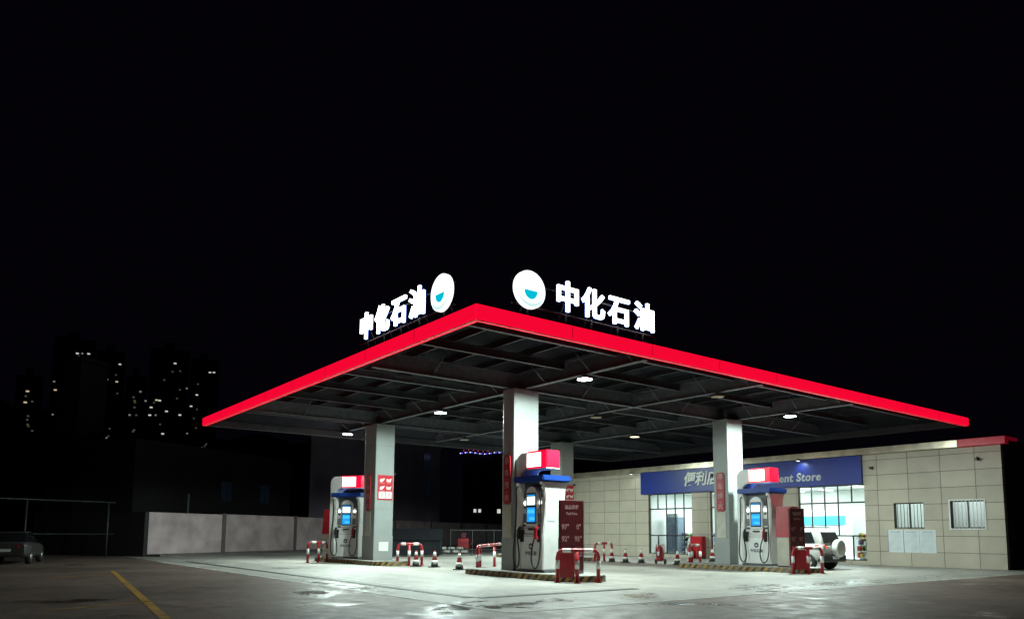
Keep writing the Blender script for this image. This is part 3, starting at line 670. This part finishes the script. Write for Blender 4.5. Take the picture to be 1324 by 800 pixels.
# ------------------------------------------------------------------ store
SX = 28.34
def wall_grid(ys, zs, holes, x0, x1):
    """front skin with openings: cells between breaks; faces only where exposed"""
    mb = MB(); hole = lambda i, j: i < 0 or j < 0 or i >= len(ys)-1 or j >= len(zs)-1 or any(a <= (ys[i]+ys[i+1])/2 <= b and c <= (zs[j]+zs[j+1])/2 <= d for a, b, c, d in holes)
    for i in range(len(ys)-1):
        for j in range(len(zs)-1):
            if hole(i, j): continue
            a, b, c, d = ys[i], ys[i+1], zs[j], zs[j+1]
            mb.quad([(x0, b, c), (x0, a, c), (x0, a, d), (x0, b, d)]); mb.quad([(x1, a, c), (x1, b, c), (x1, b, d), (x1, a, d)])
            if hole(i-1, j): mb.quad([(x0, a, c), (x1, a, c), (x1, a, d), (x0, a, d)])
            if hole(i+1, j): mb.quad([(x0, b, d), (x1, b, d), (x1, b, c), (x0, b, c)])
            if hole(i, j-1): mb.quad([(x0, a, c), (x0, b, c), (x1, b, c), (x1, a, c)])
            if hole(i, j+1): mb.quad([(x0, a, d), (x1, a, d), (x1, b, d), (x0, b, d)])
    bmesh.ops.remove_doubles(mb.bm, verts=mb.bm.verts, dist=1e-4); return mb
def store():
    t = thing('convenience_store', 'low tiled shop building with lit glass front, blue sign band and barred windows', 'shop', (0, 0, 0))
    YR, YL = -.45, 31.5
    G = [(5.95, 9.76, .2, 4.13), (11.0, 15.8, .2, 4.13), (17.22, 20.9, .2, 4.13)]; W = [(3.03, 4.48, 1.84, 3.1), (.36, 1.82, 1.84, 3.13)]
    hs = G+W; ys = sorted({YR, YL, *[v for h in hs for v in h[:2]]}); zs = sorted({0, 5.62, *[v for h in hs for v in h[2:]]})
    wall_grid(ys, zs, hs, SX, SX+.3).build('front_wall', panel, t)
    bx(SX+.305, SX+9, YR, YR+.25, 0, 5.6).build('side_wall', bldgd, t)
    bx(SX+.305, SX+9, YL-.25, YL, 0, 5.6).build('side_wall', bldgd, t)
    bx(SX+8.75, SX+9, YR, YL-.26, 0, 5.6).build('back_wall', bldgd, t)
    bx(SX+.1, SX+9, YR-.25, YL, 5.63, 5.8).build('roof_slab', bldgd, t)
    e = MB(); e.box(SX-.3, SX+.09, 1.25, YL, 5.62, 5.95, .01); e.build('eave_trim', gold, t)
    e = MB(); e.box(SX-.3, SX+.09, YR-.3, 1.245, 5.62, 5.96, .01); e.box(SX+.095, SX+1.2, YR-.3, YR-.05, 5.81, 5.96, .01); e.build('red_eave', mat('red eave panel', (.5, .015, .05), .4, emit=(1, .01, .06), strength=.08), t)
    # openings
    def window(y0, y1, z0, z1, cols, rows, skip=(), nm='shop_window'):
        f = MB(); th = .055; xa, xb = SX+.1, SX+.17
        for y in (y0, y1-th): f.box(xa, xb, y, y+th, z0, z1)
        for z in (z0, z1-th): f.box(xa+.001, xb-.001, y0+th, y1-th, z, z+th)
        for z in rows: f.box(xa+.002, xb-.002, y0+th, y1-th, z-.04, z+.04)
        lv = [z0+th]+list(rows)+[z1-th]
        for k in range(1, cols):
            y = y0+(y1-y0)*k/cols
            for j in range(len(lv)-1):
                if (k, j) in skip: continue
                f.box(xa-.001, xb+.001, y-th/2, y+th/2, lv[j]+(.04 if j else 0), lv[j+1]-(.04 if j < len(lv)-2 else 0))
        w_ = f.build(nm, frame, t)
        bx(SX+.13, SX+.138, y0+th, y1-th, z0+th, z1-th).build('pane', glass, w_); return w_
    window(17.22, 20.9, .2, 4.13, 5, (1.4, 3.14), {(4, 1)})
    window(11.0, 15.8, .2, 4.13, 6, (1.4, 3.14), {(2, 0), (4, 0)})
    window(5.95, 9.76, .2, 4.13, 5, (1.46, 3.2), {(1, 1), (2, 0), (4, 0)})
    for (y0, y1, z0, z1) in W:
        w_ = window(y0, y1, z0, z1, 2, (), nm='side_window')
        b_ = MB(); n = 9
        for k in range(1, n): b_.tube([(SX+.05, y0+(y1-y0)*k/n, z0), (SX+.05, y0+(y1-y0)*k/n, z1)], .014, 6)
        b_.build('security_bars', frame if y0 > 2 else whitep, w_)
        if y0 > 2: continue
        s_ = MB(); s_.box(SX-.03, SX-.002, y0-.06, y0-.001, z0-.06, z1+.06); s_.box(SX-.03, SX-.002, y1+.001, y1+.06, z0-.06, z1+.06); s_.box(SX-.03, SX-.002, y0, y1, z1+.001, z1+.06); s_.box(SX-.05, SX-.002, y0, y1, z0-.06, z0-.001)
        s_.build('window_surround', whitep, w_)
    # interior shell
    i_ = MB(); i_.box(SX+7.9, SX+8, YR+.1, YL-.4, 0, 4.35); i_.build('inner_back_wall', inner, t)
    i_ = MB(); i_.box(SX+.32, SX+7.9, YR+.1, YL-.4, 4.36, 4.42); i_.build('ceiling', inner, t)
    i_ = MB(); i_.box(SX+.302, SX+8, YR+.1, YL-.4, .0, .19); i_.build('shop_floor', shopfloor, t)
    i_ = MB(); i_.box(SX+.305, SX+7.89, 5.3, 5.42, .2, 4.355); i_.box(SX+.305, SX+7.89, 22.2, 22.32, .2, 4.355); i_.box(SX+.305, SX+7.89, 2.35, 2.45, .2, 4.355); i_.build('partition', inner, t)
    pl = MB()
    for y in (1.0, 3.7, 7.0, 8.9, 12.2, 14.2, 18.0, 20.2):
        for x in (1.6, 4.2, 6.6): pl.box(SX+x, SX+x+1.1, y-.2, y+.2, 4.335, 4.357)
    pl.build('ceiling_light', shoppanel, t)
    for y, e_ in ((1.0, 150), (3.8, 120), (7.6, 560), (13.2, 700), (19, 680)):
        l = light('shop_light', 'AREA', e_, (.93, 1, .96), (SX+3.8, y, 4.3), t, shape='RECTANGLE', size=5, size_y=2.2)
    # blue sign
    sg = bx(SX-.22, SX-.003, 5.97, 21.4, 4.135, 5.6, bev=.015).build('sign_band', bluesign, t)
    for ch, y in zip('便利店', (17.2, 16.28, 15.36)): glyphs(ch, .92, face(*LX, (SX-.245, y, 4.9)), .02, .022, shear=.2).build('sign_character', whitep, sg)
    glyphs('Convenient Store', .62, face(*LX, (SX-.24, 8.2, 4.62)), .02, .016, shear=.12, align='RIGHT', spacing=1.08).build('sign_lettering', mat('dim sign lettering', (.42, .45, .5), .4), sg)
store()
def spot(y, e, label):
    t = thing('eave_spotlight', label, 'lamp', (SX-.28, y, 5.6), 0, 'small spotlights under the shop eave')
    MB().tube([(0, 0, .02), (-.22, 0, .02), (-.32, 0, -.02)], .02, 6).build('arm', blackp, t)
    MB().lathe([(.05, 0), (.09, -.05), (.10, -.12), (.09, -.121)], 14, Matrix.Translation((-.32, 0, .04))).build('lamp_head', steel, t)
    MB().lathe([(.085, -.122), (.05, -.13)], 14, Matrix.Translation((-.32, 0, .04))).build('lamp_lens', mat('eave lamp lens', (.9, .9, .9), .3, emit=(.95, 1, .92), strength=6), t)
    o = light('spot_light', 'SPOT', e, (.9, 1, .9), (-.33, 0, -.12), t, spot_size=R(130), spot_blend=.8, shadow_soft_size=.06); o.rotation_euler = (0, R(-28), 0)
spot(9.3, 40, 'small lit spotlight above the blue sign near the word at its right'); spot(21.9, 14, 'small lit spotlight at the left end of the blue sign')
cctv(SX, 5.45, 4.95, R(180), 'small camera on the tiled wall just right of the blue sign', whitep)
cctv(SX, .5, 5.05, R(180), 'small dark camera high on the right end of the tiled wall', blackp)
def posters():
    for k, lab in enumerate(('left sheet of the three printed notices under the barred window', 'middle sheet of the three printed notices under the barred window', 'right sheet of the three printed notices under the barred window')):
        y = 4.45-k*.77
        t = thing('wall_notice', lab, 'notice', (SX, y, 1.22), 0, 'printed notices on the store wall')
        bx(-.012, -.003, -.375, .375, -.55, .55).build('notice_sheet', paper, t)
        m = MB()
        m.box(-.0145, -.0122, -.25, .25, .42, .47)
        for i in range(15): m.box(-.0145, -.0122, -.32+random.random()*.12, .32, .34-i*.058, .355-i*.058)
        m.build('print_lines', mat('faint print', (.42, .46, .5), .6), t)
        bx(-.0155, -.0125, .355, .372, -.55, .55).build('blue_margin', bluep, t) if k < 2 else None
posters()
# shop contents
GOODS = [mat('goods '+n, c_, .5, var=.2) for n, c_ in (('red', (.5, .05, .04)), ('yellow', (.6, .42, .06)), ('blue', (.06, .2, .5)), ('white', (.7, .7, .68)), ('green', (.08, .3, .1)))]
def shelf(x, y, rz, label, L_=2.4, H_=1.35):
    t = thing('goods_shelf', label, 'shelf', (x, y, .19), rz, 'stocked shelves inside the shop')
    m = MB(); m.box(-L_/2, L_/2, -.03, .03, 0, H_)
    for k in range(4): m.box(-L_/2, L_/2, -.35, -.031, .1+k*.34, .13+k*.34); m.box(-L_/2, L_/2, .031, .35, .1+k*.34, .13+k*.34)
    m.build('shelf_frame', whitep, t)
    for gi, g in enumerate(GOODS):
        m = MB()
        for k in range(4):
            for s_ in (-1, 1):
                x_ = -L_/2+.03+gi*.05
                while x_ < L_/2-.2:
                    if random.random() < .3: m.box(x_, x_+.15, min(s_*.1, s_*.33), max(s_*.1, s_*.33), .131+k*.34, .131+k*.34+random.uniform(.14, .27))
                    x_ += .16+.01
        o = m.build('goods', g, t)
        o['kind'] = 'stuff'
shelf(SX+2.6, 18.2, R(90), 'stocked shelf seen through the left shop window'); shelf(SX+3.2, 20.6, R(90), 'stocked shelf at the far left inside the shop', 1.8)
shelf(SX+2.2, 13.8, R(90), 'stocked shelf seen through the middle shop window'); shelf(SX+1.6, 6.4, R(90), 'low stocked shelf behind the right shop window beside the wall', 1.6, 1.15)
def fridge(y, label, m_):
    t = thing('drinks_fridge', label, 'fridge', (SX+7.2, y, .19), 0, 'fridges along the back of the shop')
    bx(-.3, .6, -.6, .6, 0, 2.3, bev=.02).build('fridge_body', greyd, t); bx(-.315, -.302, -.55, .55, .15, 2.0).build('fridge_door', m_, t); bx(-.34, -.303, -.58, .58, 2.02, 2.27).build('fridge_header', cyansign, t)
fdoor = mat('fridge glass', (.05, .1, .16), .1, emit=(.1, .2, .3), strength=.4)
fridge(19.9, 'drinks fridge at the back wall behind the left shop window', fdoor); fridge(18.6, 'drinks fridge with lit header behind the left window right half', fdoor)
def display():
    t = thing('display_stand', 'tall blue grey display stand just inside the left shop window', 'display stand', (31.1, 20.95, .19), 0)
    bx(-.35, .35, -.5, .5, 0, 2.45, bev=.02).build('stand_body', mat('stand blue grey', (.10, .14, .19), .5), t)
    bx(-.37, -.352, -.42, .42, .3, 2.0).build('stand_front', mat('stand front', (.05, .08, .14), .3), t); bx(-.36, .36, -.52, .52, 2.453, 2.7, bev=.01).build('stand_header', mat('stand header', (.3, .34, .36), .5), t)
display()
def counter():
    t = thing('shop_counter', 'white shop counter under a cyan header panel behind the right window', 'counter', (SX+5, 12.2, .19))
    bx(-.35, .35, -1.3, 1.3, 0, 1.0, bev=.02).build('counter_body', whitep, t); bx(-.4, .4, -1.35, 1.35, 1.002, 1.05).build('counter_top', greyd, t)
    bx(1.5, 1.6, -1.5, 1.7, 1.95, 2.5).build('header_panel', cyansign, t); bx(1.601, 1.8, -1.9, 1.9, 0, 2.9).build('counter_back', inner, t)
counter()

# ------------------------------------------------------------------ cars
def sect(y, hw, z0, z1, rr, n=5):
    """rounded rectangle ring in xz at station y"""
    out = []; rr = min(rr, hw*.9, (z1-z0)*.45)
    for cx, cz, a0 in ((hw-rr, z1-rr, 0), (-hw+rr, z1-rr, 90), (-hw+rr, z0+rr, 180), (hw-rr, z0+rr, 270)):
        for k in range(n): a = R(a0+90*k/(n-1)); out.append((cx+rr*math.cos(a), y, cz+rr*math.sin(a)))
    return out
def wheel(t, x, y, r):
    s_ = 1 if x > 0 else -1
    w_ = MB().lathe([(r*.6, -.1), (r*.93, -.11), (r, -.08), (r, .08), (r*.93, .11), (r*.6, .1)], 24, Matrix.Translation((x, y, r)) @ Matrix.Rotation(R(90), 4, 'Y')).build('tyre', tyre, t)
    MB().lathe([(.05, -.03), (r*.58, -.02), (r*.62, .04), (r*.3, .05), (.04, .06)], 16, Matrix.Translation((x+s_*.07, y, r)) @ Matrix.Rotation(R(90*s_), 4, 'Y')).build('rim', chrome, w_)
def suv(loc, rz, label):
    t = thing('white_suv', label, 'car', loc, rz)      # rear bumper at y=0, nose towards +y
    body = [sect(.02, .80, .52, 1.02, .12), sect(.1, .87, .42, 1.10, .14), sect(.5, .90, .38, 1.12, .14), sect(1.8, .91, .36, 1.10, .14), sect(3.0, .90, .36, 1.06, .16), sect(3.9, .86, .38, 1.0, .18), sect(4.25, .74, .45, .88, .18)]
    MB().loft(body).build('body', carwhite, t)
    cab = [sect(.10, .80, 1.0, 1.12, .06), sect(.16, .78, 1.0, 1.35, .1), sect(.34, .72, 1.0, 1.72, .14), sect(.6, .70, 1.0, 1.78, .14), sect(1.6, .70, 1.0, 1.78, .14), sect(2.2, .70, 1.0, 1.70, .16), sect(2.75, .76, 1.0, 1.28, .12), sect(3.05, .80, 1.0, 1.08, .05)]
    MB().loft(cab).build('cabin', carwhite, t)
    gl = [[(sx*(.79+.012-.10*(z-1.1)/.62), y, z) for y, z in ((.42, 1.16), (2.55, 1.16), (2.0, 1.58), (.62, 1.62))] for sx in (-1, 1)]
    for g in gl: MB().loft([[(p[0]*.985, p[1], p[2]) for p in g], g], smooth=False).build('side_window', carglass, t)
    rw = [(-.66, .05, 1.14), (.66, .05, 1.14), (.58, .235, 1.62), (-.58, .235, 1.62)]
    MB().loft([rw, [(p[0], p[1]+.12, p[2]) for p in rw]], smooth=False).build('rear_window', carglass, t)
    for s_ in (-1, 1):
        lt = [(s_*.55, -.005, .93), (s_*.86, .06, .90), (s_*.905, .38, .98), (s_*.89, .34, 1.08), (s_*.80, .03, 1.07), (s_*.58, .0, 1.03)]
        MB().loft([lt, [(p[0]*.93, p[1]+.1, p[2]) for p in lt]], smooth=False).build('tail_light', tailred, t)
    b_ = MB(); b_.box(-.86, .86, -.08, .3, .34, .66, .06); b_.build('rear_bumper', blackp, t)
    bx(-.25, .25, -.095, -.082, .47, .60).build('number_plate', paper, t)
    Mw = Matrix.Translation((.16, -.02, .93)) @ Matrix.Rotation(R(90), 4, 'X')
    sp = MB().lathe([(.36, -.02), (.385, .03), (.385, .18), (.36, .225), (.30, .24), (.0, .235)], 32, Mw).build('spare_wheel_cover', carwhite, t)
    MB().prism([(-.2, .08), (.2, .08), (.16, .14), (-.16, .14)], 'z', .2395, .246, M=Mw).build('cover_badge', mat('badge shade', (.5, .5, .49), .3), sp)
    for s_ in (-1, 1):
        MB().tube([(s_*.6, .5, 1.80), (s_*.6, .6, 1.84), (s_*.6, 2.0, 1.82), (s_*.6, 2.1, 1.76)], .022, 6).build('roof_rail', steel, t)
        wheel(t, s_*.82, .72, .36); wheel(t, s_*.82, 3.3, .36)
        bx(*sorted((s_*.92, s_*1.1)), 2.4, 2.52, 1.06, 1.2, bev=.03).build('wing_mirror', carwhite, t)
suv((21.35, 3.75, 0), R(0), 'white off-road car with a covered spare wheel parked before the shop')
def saloon(loc, rz, label, m_):
    t = thing('parked_car', label, 'car', loc, rz, 'cars parked at the edge')
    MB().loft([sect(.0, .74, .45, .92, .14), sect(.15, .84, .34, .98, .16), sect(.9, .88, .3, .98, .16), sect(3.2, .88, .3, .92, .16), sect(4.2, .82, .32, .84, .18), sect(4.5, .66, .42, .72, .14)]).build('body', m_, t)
    MB().loft([sect(.75, .72, .9, .98, .03), sect(1.25, .62, .9, 1.36, .12), sect(2.2, .62, .9, 1.42, .14), sect(2.7, .62, .9, 1.36, .12), sect(3.4, .74, .88, .94, .02)]).build('cabin', carglass, t)
    MB().loft([sect(1.3, .56, 1.37, 1.40, .01), sect(2.2, .58, 1.405, 1.44, .01), sect(2.62, .56, 1.37, 1.40, .01)]).build('roof_panel', m_, t)
    for s_ in (-1, 1):
        MB().loft([[(s_*.5, -.012, .72), (s_*.78, .03, .72), (s_*.8, .05, .86), (s_*.5, -.008, .88)], [(s_*.5, .1, .72), (s_*.7, .12, .72), (s_*.7, .12, .86), (s_*.5, .1, .88)]], smooth=False).build('tail_light', mat('dull tail light', (.4, .02, .02), .2), t)
        wheel(t, s_*.78, .95, .32); wheel(t, s_*.78, 3.6, .32)
    bx(-.24, .24, -.03, -.005, .56, .68).build('number_plate', paper, t)
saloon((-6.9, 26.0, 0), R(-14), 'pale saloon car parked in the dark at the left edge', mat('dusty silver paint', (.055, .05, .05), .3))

# ------------------------------------------------------------------ boundary wall and yard behind
WD = Vector((.84301, .53790, 0)); WN = Vector((-.5379, .84301, 0)); W0 = Vector((.6, 35.01, 0))
WROT = math.atan2(WD.y, WD.x)
def at_wall(s_, off, z=0): v = W0+WD*s_+WN*off; return (v.x, v.y, z)
def bwall():
    t = thing('boundary_wall', 'long pale rendered boundary wall behind the forecourt', 'wall', at_wall(0, 0), WROT)
    posts = [6.25+7.7*k for k in range(9)]; prev = 0
    for p in posts:
        bx(prev, p-.16, 0, .22, .0, 2.62+random.uniform(-.02, .02)).build('wall_panel', wallp, t); prev = p+.16
        bx(p-.155, p+.155, -.06, .24, 0, 2.7).build('wall_post', wallcap, t)
    bx(-.3, -.005, .0, 9, 0, 2.6).build('return_wall', bldgd, t)
bwall()
struct(bx(-.1, 70, -1.1, -.02, 0, .13).build('kerb', wallcap, None, at_wall(0, 0))).rotation_euler = (0, 0, WROT)
def building(name, label, s0, s1, off, dep, H_, m_, wins, cat='building', roof=None):
    t = thing(name, label, cat, at_wall(s0, off), WROT)
    bx(0, s1-s0, 0, dep, 0, H_).build('wall', m_, t)
    bx(-.2, s1-s0+.2, -.2, dep+.2, H_+.003, H_+.35).build('parapet', m_, t)
    for (a, z, w_, h_, mm) in wins:
        f = bx(a, a+w_, -.05, -.003, z, z+h_).build('window', frame, t)
        bx(a+.08, a+w_/2-.03, -.06, -.052, z+.08, z+h_-.08).build('pane', mm, f); bx(a+w_/2+.03, a+w_-.08, -.06, -.052, z+.08, z+h_-.08).build('pane', mm, f)
    return t
nightglass = mat('night window', (.02, .03, .05), .12, emit=(.01, .022, .035), strength=.12)
building('rendered_building', 'plain dull purple grey building behind the wall right of the left column', 31.0, 55.5, 8, 3, 12.6, bldg, [(19.5, 9.2, 2.0, 2.6, nightglass), (20.2, 6.0, 1.6, 2.6, nightglass)])
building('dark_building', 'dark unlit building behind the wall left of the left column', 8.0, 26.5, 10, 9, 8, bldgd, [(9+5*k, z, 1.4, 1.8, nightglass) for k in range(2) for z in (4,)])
def shed():
    t = thing('black_shed', 'black windowless block outlined by a string of lights behind the nearest column', 'shed', (51.9, 79.6, 0), R(-38))
    bx(0, 24, 0, 8, 0, 13.2).build('shed_wall', mat('black sheet', (.008, .008, .01), .7), t)
    bx(-.2, 24.2, -.2, 8, 13.203, 13.35).build('shed_roof', bldgd, t)
    bx(5.2, 5.7, -.06, -.003, 4.4, 5.0).build('lit_window', winlit[0], t); bx(1.7, 2.1, -.06, -.003, 4.5, 5.0).build('lit_window', winlit[0], t); bx(2.4, 2.8, -.06, -.003, 4.5, 5.0).build('lit_window', winlit[0], t)
shed()
def string():
    t = thing('light_string', 'string of tiny blue and white lights along the black roof edge', 'light string', (51.7, 79.4, 13.3), R(-38))
    pts = [(-.3+k*.6, 0, .12*math.sin(k*.9)) for k in range(38)]
    MB().tube(pts, .02, 6).build('cable', blackp, t)
    mm = [mat('led white', (.5, .5, .6), .3, emit=(.6, .62, 1), strength=1.5), mat('led blue', (.1, .1, .6), .3, emit=(.1, .1, 1), strength=1.2), mat('led red', (.5, .05, .1), .3, emit=(.9, .08, .2), strength=.5)]
    for k in range(90):
        x = -.3+k*.24; MB().lathe([(.0, -.1), (.1, -.03), (.1, .03), (.0, .1)], 8, Matrix.Translation((x, -.03, .12*math.sin(x/.6*.9)+(.35 if k % 3 == 2 else 0)))).build('bulb', mm[k % 3], t)
string()
# yard clutter in front of the wall
def yard():
    t = thing('dumpster', 'dark sloping lidded skip by the wall right of the left column', 'skip', (13.4, 29.4, 0), R(-35))
    bx(-.2, 3.4, -.8, .9, .12, 1.0, bev=.04).build('skip_body', mat('skip grey', (.018, .02, .024), .8, var=.3, spec=.05), t)
    MB().prism([(-.9, 1.003), (1.0, 1.003), (.9, 1.75), (.3, 1.75)], 'x', -.25, 3.45, .02).build('lid', mat('skip lid', (.012, .012, .015), .8, spec=.05), t)
    m = MB(); [m.lathe([(.1, -.05), (.1, .05)], 12, Matrix.Translation((x, y, .1)) @ Matrix.Rotation(R(90), 4, 'X')) for x in (.1, 3.1) for y in (-.6, .7)]; m.build('castors', black, t)
    for i, (x, y, lab) in enumerate(((18.6, 33.0, 'red fire pump cart by the wall just behind the left row of cones'), (21.2, 32.5, 'dull red fire pump cart further right by the dark frame fence'))):
        t = thing('pump_cart', lab, 'cart', (x, y, 0), R(-40), 'red carts by the wall')
        bx(-.4, .4, -.3, .3, .35, 1.1, bev=.05).build('cart_body', redp, t); bx(-.2, .2, -.25, .25, 1.105, 1.5, bev=.06).build('motor', redp if i == 0 else redd, t)
        MB().tube([(.4, 0, .5), (.75, 0, 1.0), (.75, .25, 1.0)], .03, 6).build('handle', redp, t)
        for s_ in (-1, 1): MB().lathe([(.2, -.05), (.24, -.03), (.24, .03), (.2, .05)], 16, Matrix.Translation((0, s_*.36, .24)) @ Matrix.Rotation(R(90), 4, 'X')).build('wheel', tyre, t)
    t = thing('sack_pile', 'low pile of pale sacks on the ground by the wall', 'sacks', (20.4, 32.9, 0), R(-35), None); 
    for k in range(7):
        x, z = (k % 4)*.62-.9+(.3 if k > 3 else 0), .14 if k < 4 else .38
        MB().loft([[(x+dx*sc+.0, yy*1.0, z+dz*sc) for dx, dz in ((.3, 0), (.22, .1), (-.22, .1), (-.3, 0), (-.22, -.1), (.22, -.1))] for yy, sc in ((-.4, .35), (-.3, .95), (.3, .95), (.4, .35))]).build('sack', mat('sack cloth', (.5, .5, .47), .8, var=.2), t)
    t = thing('frame_fence', 'dark metal frame fence with mesh panels standing before the wall', 'fence', (19.3, 31.3, 0), math.atan2(-1.7, 3.5))
    for k in range(4): bx(k*1.55-.03, k*1.55+.03, -.03, .03, 0, 1.75).build('fence_post', frame, t)
    m = MB()
    for k in range(3):
        m.box(k*1.55+.035, (k+1)*1.55-.035, -.02, .02, 1.66, 1.72); m.box(k*1.55+.035, (k+1)*1.55-.035, -.02, .02, .3, .36)
        for i in range(1, 10): m.box(k*1.55+.155*i-.006, k*1.55+.155*i+.006, -.006, .006, .36, 1.66)
    m.build('mesh_panel', frame, t)
yard()
tag(MB().tube([at_wall(5.6, 2.5, 0), at_wall(5.6, 2.5, 4.0)], .07, 8).build('utility_pole', steel), 'thin pale pole rising above the boundary wall', 'pole')
def crane():
    t = thing('crane_arm', 'thin slanting boom rising behind the canopy at its left corner', 'boom', at_wall(22, 16, 0), WROT)
    bx(-1, 1, -1, 1, 0, 3).build('boom_base', steeld, t); MB().tube([(-.5, 0, 3), (-14, 0, 10.2)], .12, 6).build('boom', steeld, t)
# left-hand dark mass
def stepped():
    t = thing('stepped_building', 'dark stepped old building at the left with unlit windows', 'building', (-30, 50, 0), R(22))
    brick = mat('dark brick', (.075, .055, .062), .9, var=.35, scale=.4, detail=9)
    for a, b, h in ((0, 16.2, 12.6), (16.23, 18.6, 11.2), (18.63, 24, 8.6)):
        bx(a, b, 0, 9, 0, h).build('wall', brick, t); bx(a-.15 if a < 1 else a, b+.1 if b > 28 else b, -.15, 9.1, h+.003, h+.25).build('parapet', bldgd, t)
    for k in range(9):
        for z in (2, 5.4, 8.8):
            x = 1.2+3.1*k
            if x > 22: continue
            if z+1.8 < (13 if x < 14 else 8) and (x+1.6 < 16.1 or x > 16.4) and (x+1.6 < 18.5 or x > 18.8):
                f = bx(x, x+1.5, -.06, -.003, z, z+1.7).build('window', frame, t); bx(x+.1, x+1.4, -.07, -.062, z+.1, z+1.6).build('pane', nightglass, f)
stepped()
def gantry():
    t = thing('height_gantry', 'thin steel gantry with a level bar in the dark at the left', 'gantry', (-9.5, 33, 0), R(20))
    for x in (0, 4.2, 8.6): MB().tube([(x, 0, 0), (x, 0, 3.1)], .06, 8).build('gantry_post', steeld, t)
    MB().tube([(-3, 0, 3.15), (9, 0, 3.15)], .045, 8).build('gantry_bar', steeld, t); MB().tube([(-3, 0, 1.3), (9, 0, 1.3)], .03, 8).build('gantry_rail', steeld, t)
gantry()
def chimney():
    t = thing('water_tower', 'dark square tower behind the left tip of the canopy', 'tower', at_wall(8.0, 16), WROT)
    bx(0, 2.4, 0, 2.4, 0, 14.6).build('tower_shaft', bldgd, t); bx(-.2, 2.6, -.2, 2.6, 14.603, 15.0).build('tower_cap', bldgd, t)
chimney()

# ------------------------------------------------------------------ far towers with lit windows
CAM = Vector((-9.2369, -13.6549, 1.5))
def hills():
    rnd = random.Random(5); mb = MB(); R_ = []
    for j in range(9):
        row = []
        for i in range(46):
            an = R(60+i*1.15); d = 380+j*45; f_ = math.sin(min(1, j/5)*math.pi/2)
            h = (96-1.1*abs(i-26)+9*math.sin(i*.45)+5*math.sin(i*1.3+1)+rnd.uniform(-2, 2))*f_
            row.append(mb.bm.verts.new((CAM.x+d*math.cos(an), CAM.y+d*math.sin(an), h-.5)))
        R_.append(row)
    for a, b in zip(R_, R_[1:]):
        for i in range(45): mb.bm.faces.new((a[i], a[i+1], b[i+1], b[i])).smooth = True
    struct(mb.build('hills', mat('night hillside', (.012, .015, .01), .95, var=.4, scale=.05)))
hills()
def towers():
    import math as _m
    yaw, f, cx, hz = .9085, 966.27, 677.6, 688.0
    W_ = [(127, 330), (118, 402), (430, 80), (462, 80), (503, 82), (357, 135), (337, 265), (293, 265), (305, 320), (470, 292), (463, 347), (378, 367), (400, 368), (350, 450), (388, 427), (385, 452), (450, 427), (480, 425), (450, 480), (375, 530),
          (710, 150), (697, 264), (628, 338), (610, 403), (597, 580), (655, 628), (613, 670), (590, 672), (643, 690), (835, 660), (853, 328), (890, 388), (960, 382), (980, 385), (928, 430), (922, 480), (960, 480), (1028, 455), (1115, 478), (793, 480),
          (1066, 142), (1294, 200), (1320, 200), (1217, 347), (1184, 421), (1150, 305), (1012, 600), (1168, 597), (1060, 705), (1080, 733), (635, 250), (410, 300), (300, 480)]
    warm = {0, 1, 6, 8, 10, 21, 32, 48}; dim = {3, 7, 9, 13, 15, 18, 19, 22, 25, 27, 30, 31, 36, 39, 45, 47, 49, 50, 51, 52}
    groups = [(10, 46, 280, 'leftmost'), (56, 112, 300, 'second from left'), (114, 152, 320, 'third from left'), (154, 182, 260, 'fourth from left'), (184, 236, 290, 'fifth from left'), (238, 276, 310, 'sixth and rightmost')]
    for a, b, D, wd in groups:
        t = thing('apartment_tower', 'far dark apartment tower with a few lit windows, %s of the hillside towers' % wd, 'tower', (0, 0, 0), 0, 'far apartment towers')
        def pt(u, z=0):
            an = yaw-_m.atan((u-cx)/f); d = D/_m.cos(an-(yaw-_m.atan(((a+b)/2-cx)/f)))
            return Vector((CAM.x+d*_m.cos(an), CAM.y+d*_m.sin(an), z))
        p, q = pt(a), pt(b); dr = (q-p).normalized(); nb = Vector((-dr.y, dr.x, 0)); 
        if nb.dot(p-CAM) < 0: nb = -nb
        t.location = p; t.rotation_euler = (0, 0, _m.atan2(dr.y, dr.x)); L_ = (q-p).length
        wins = []; top = 10
        for i, (wx, wy) in enumerate(W_):
            u, v = wx/4.904, 440+wy/4.906
            if not (a <= u < b): continue
            e = pt(u); dep = (e-CAM).length*_m.cos(_m.atan((u-cx)/f)); z = 1.5+(hz-v)*dep/f*1.0
            wins.append(((e-p).length, z, i)); top = max(top, z+5)
        bx(0, L_, 0, 14, 0, top).build('tower_wall', tower, t)
        bx(L_*.3, L_*.6, 3, 9, top+.01, top+3).build('roof_house', tower, t)
        rw_ = random.Random(int(a)); wins += [(rw_.uniform(2, L_-2), rw_.uniform(32, max(40, top-6)), -k) for k in range(1, 8)] if wins else []
        for s_, z, i in wins:
            mm = winfaint[-i % 2] if i < 0 else winlit[3] if i == 48 else winlit[1] if i in warm else winlit[2] if i in dim else winlit[0]
            w_ = .5 if i in dim or i < 0 else .72
            bx(s_-w_*.6, s_+w_*.6, -.1, -.01, z-.24, z+.24).build('lit_window', mm, t)
towers()
bpy.context.view_layer.update()
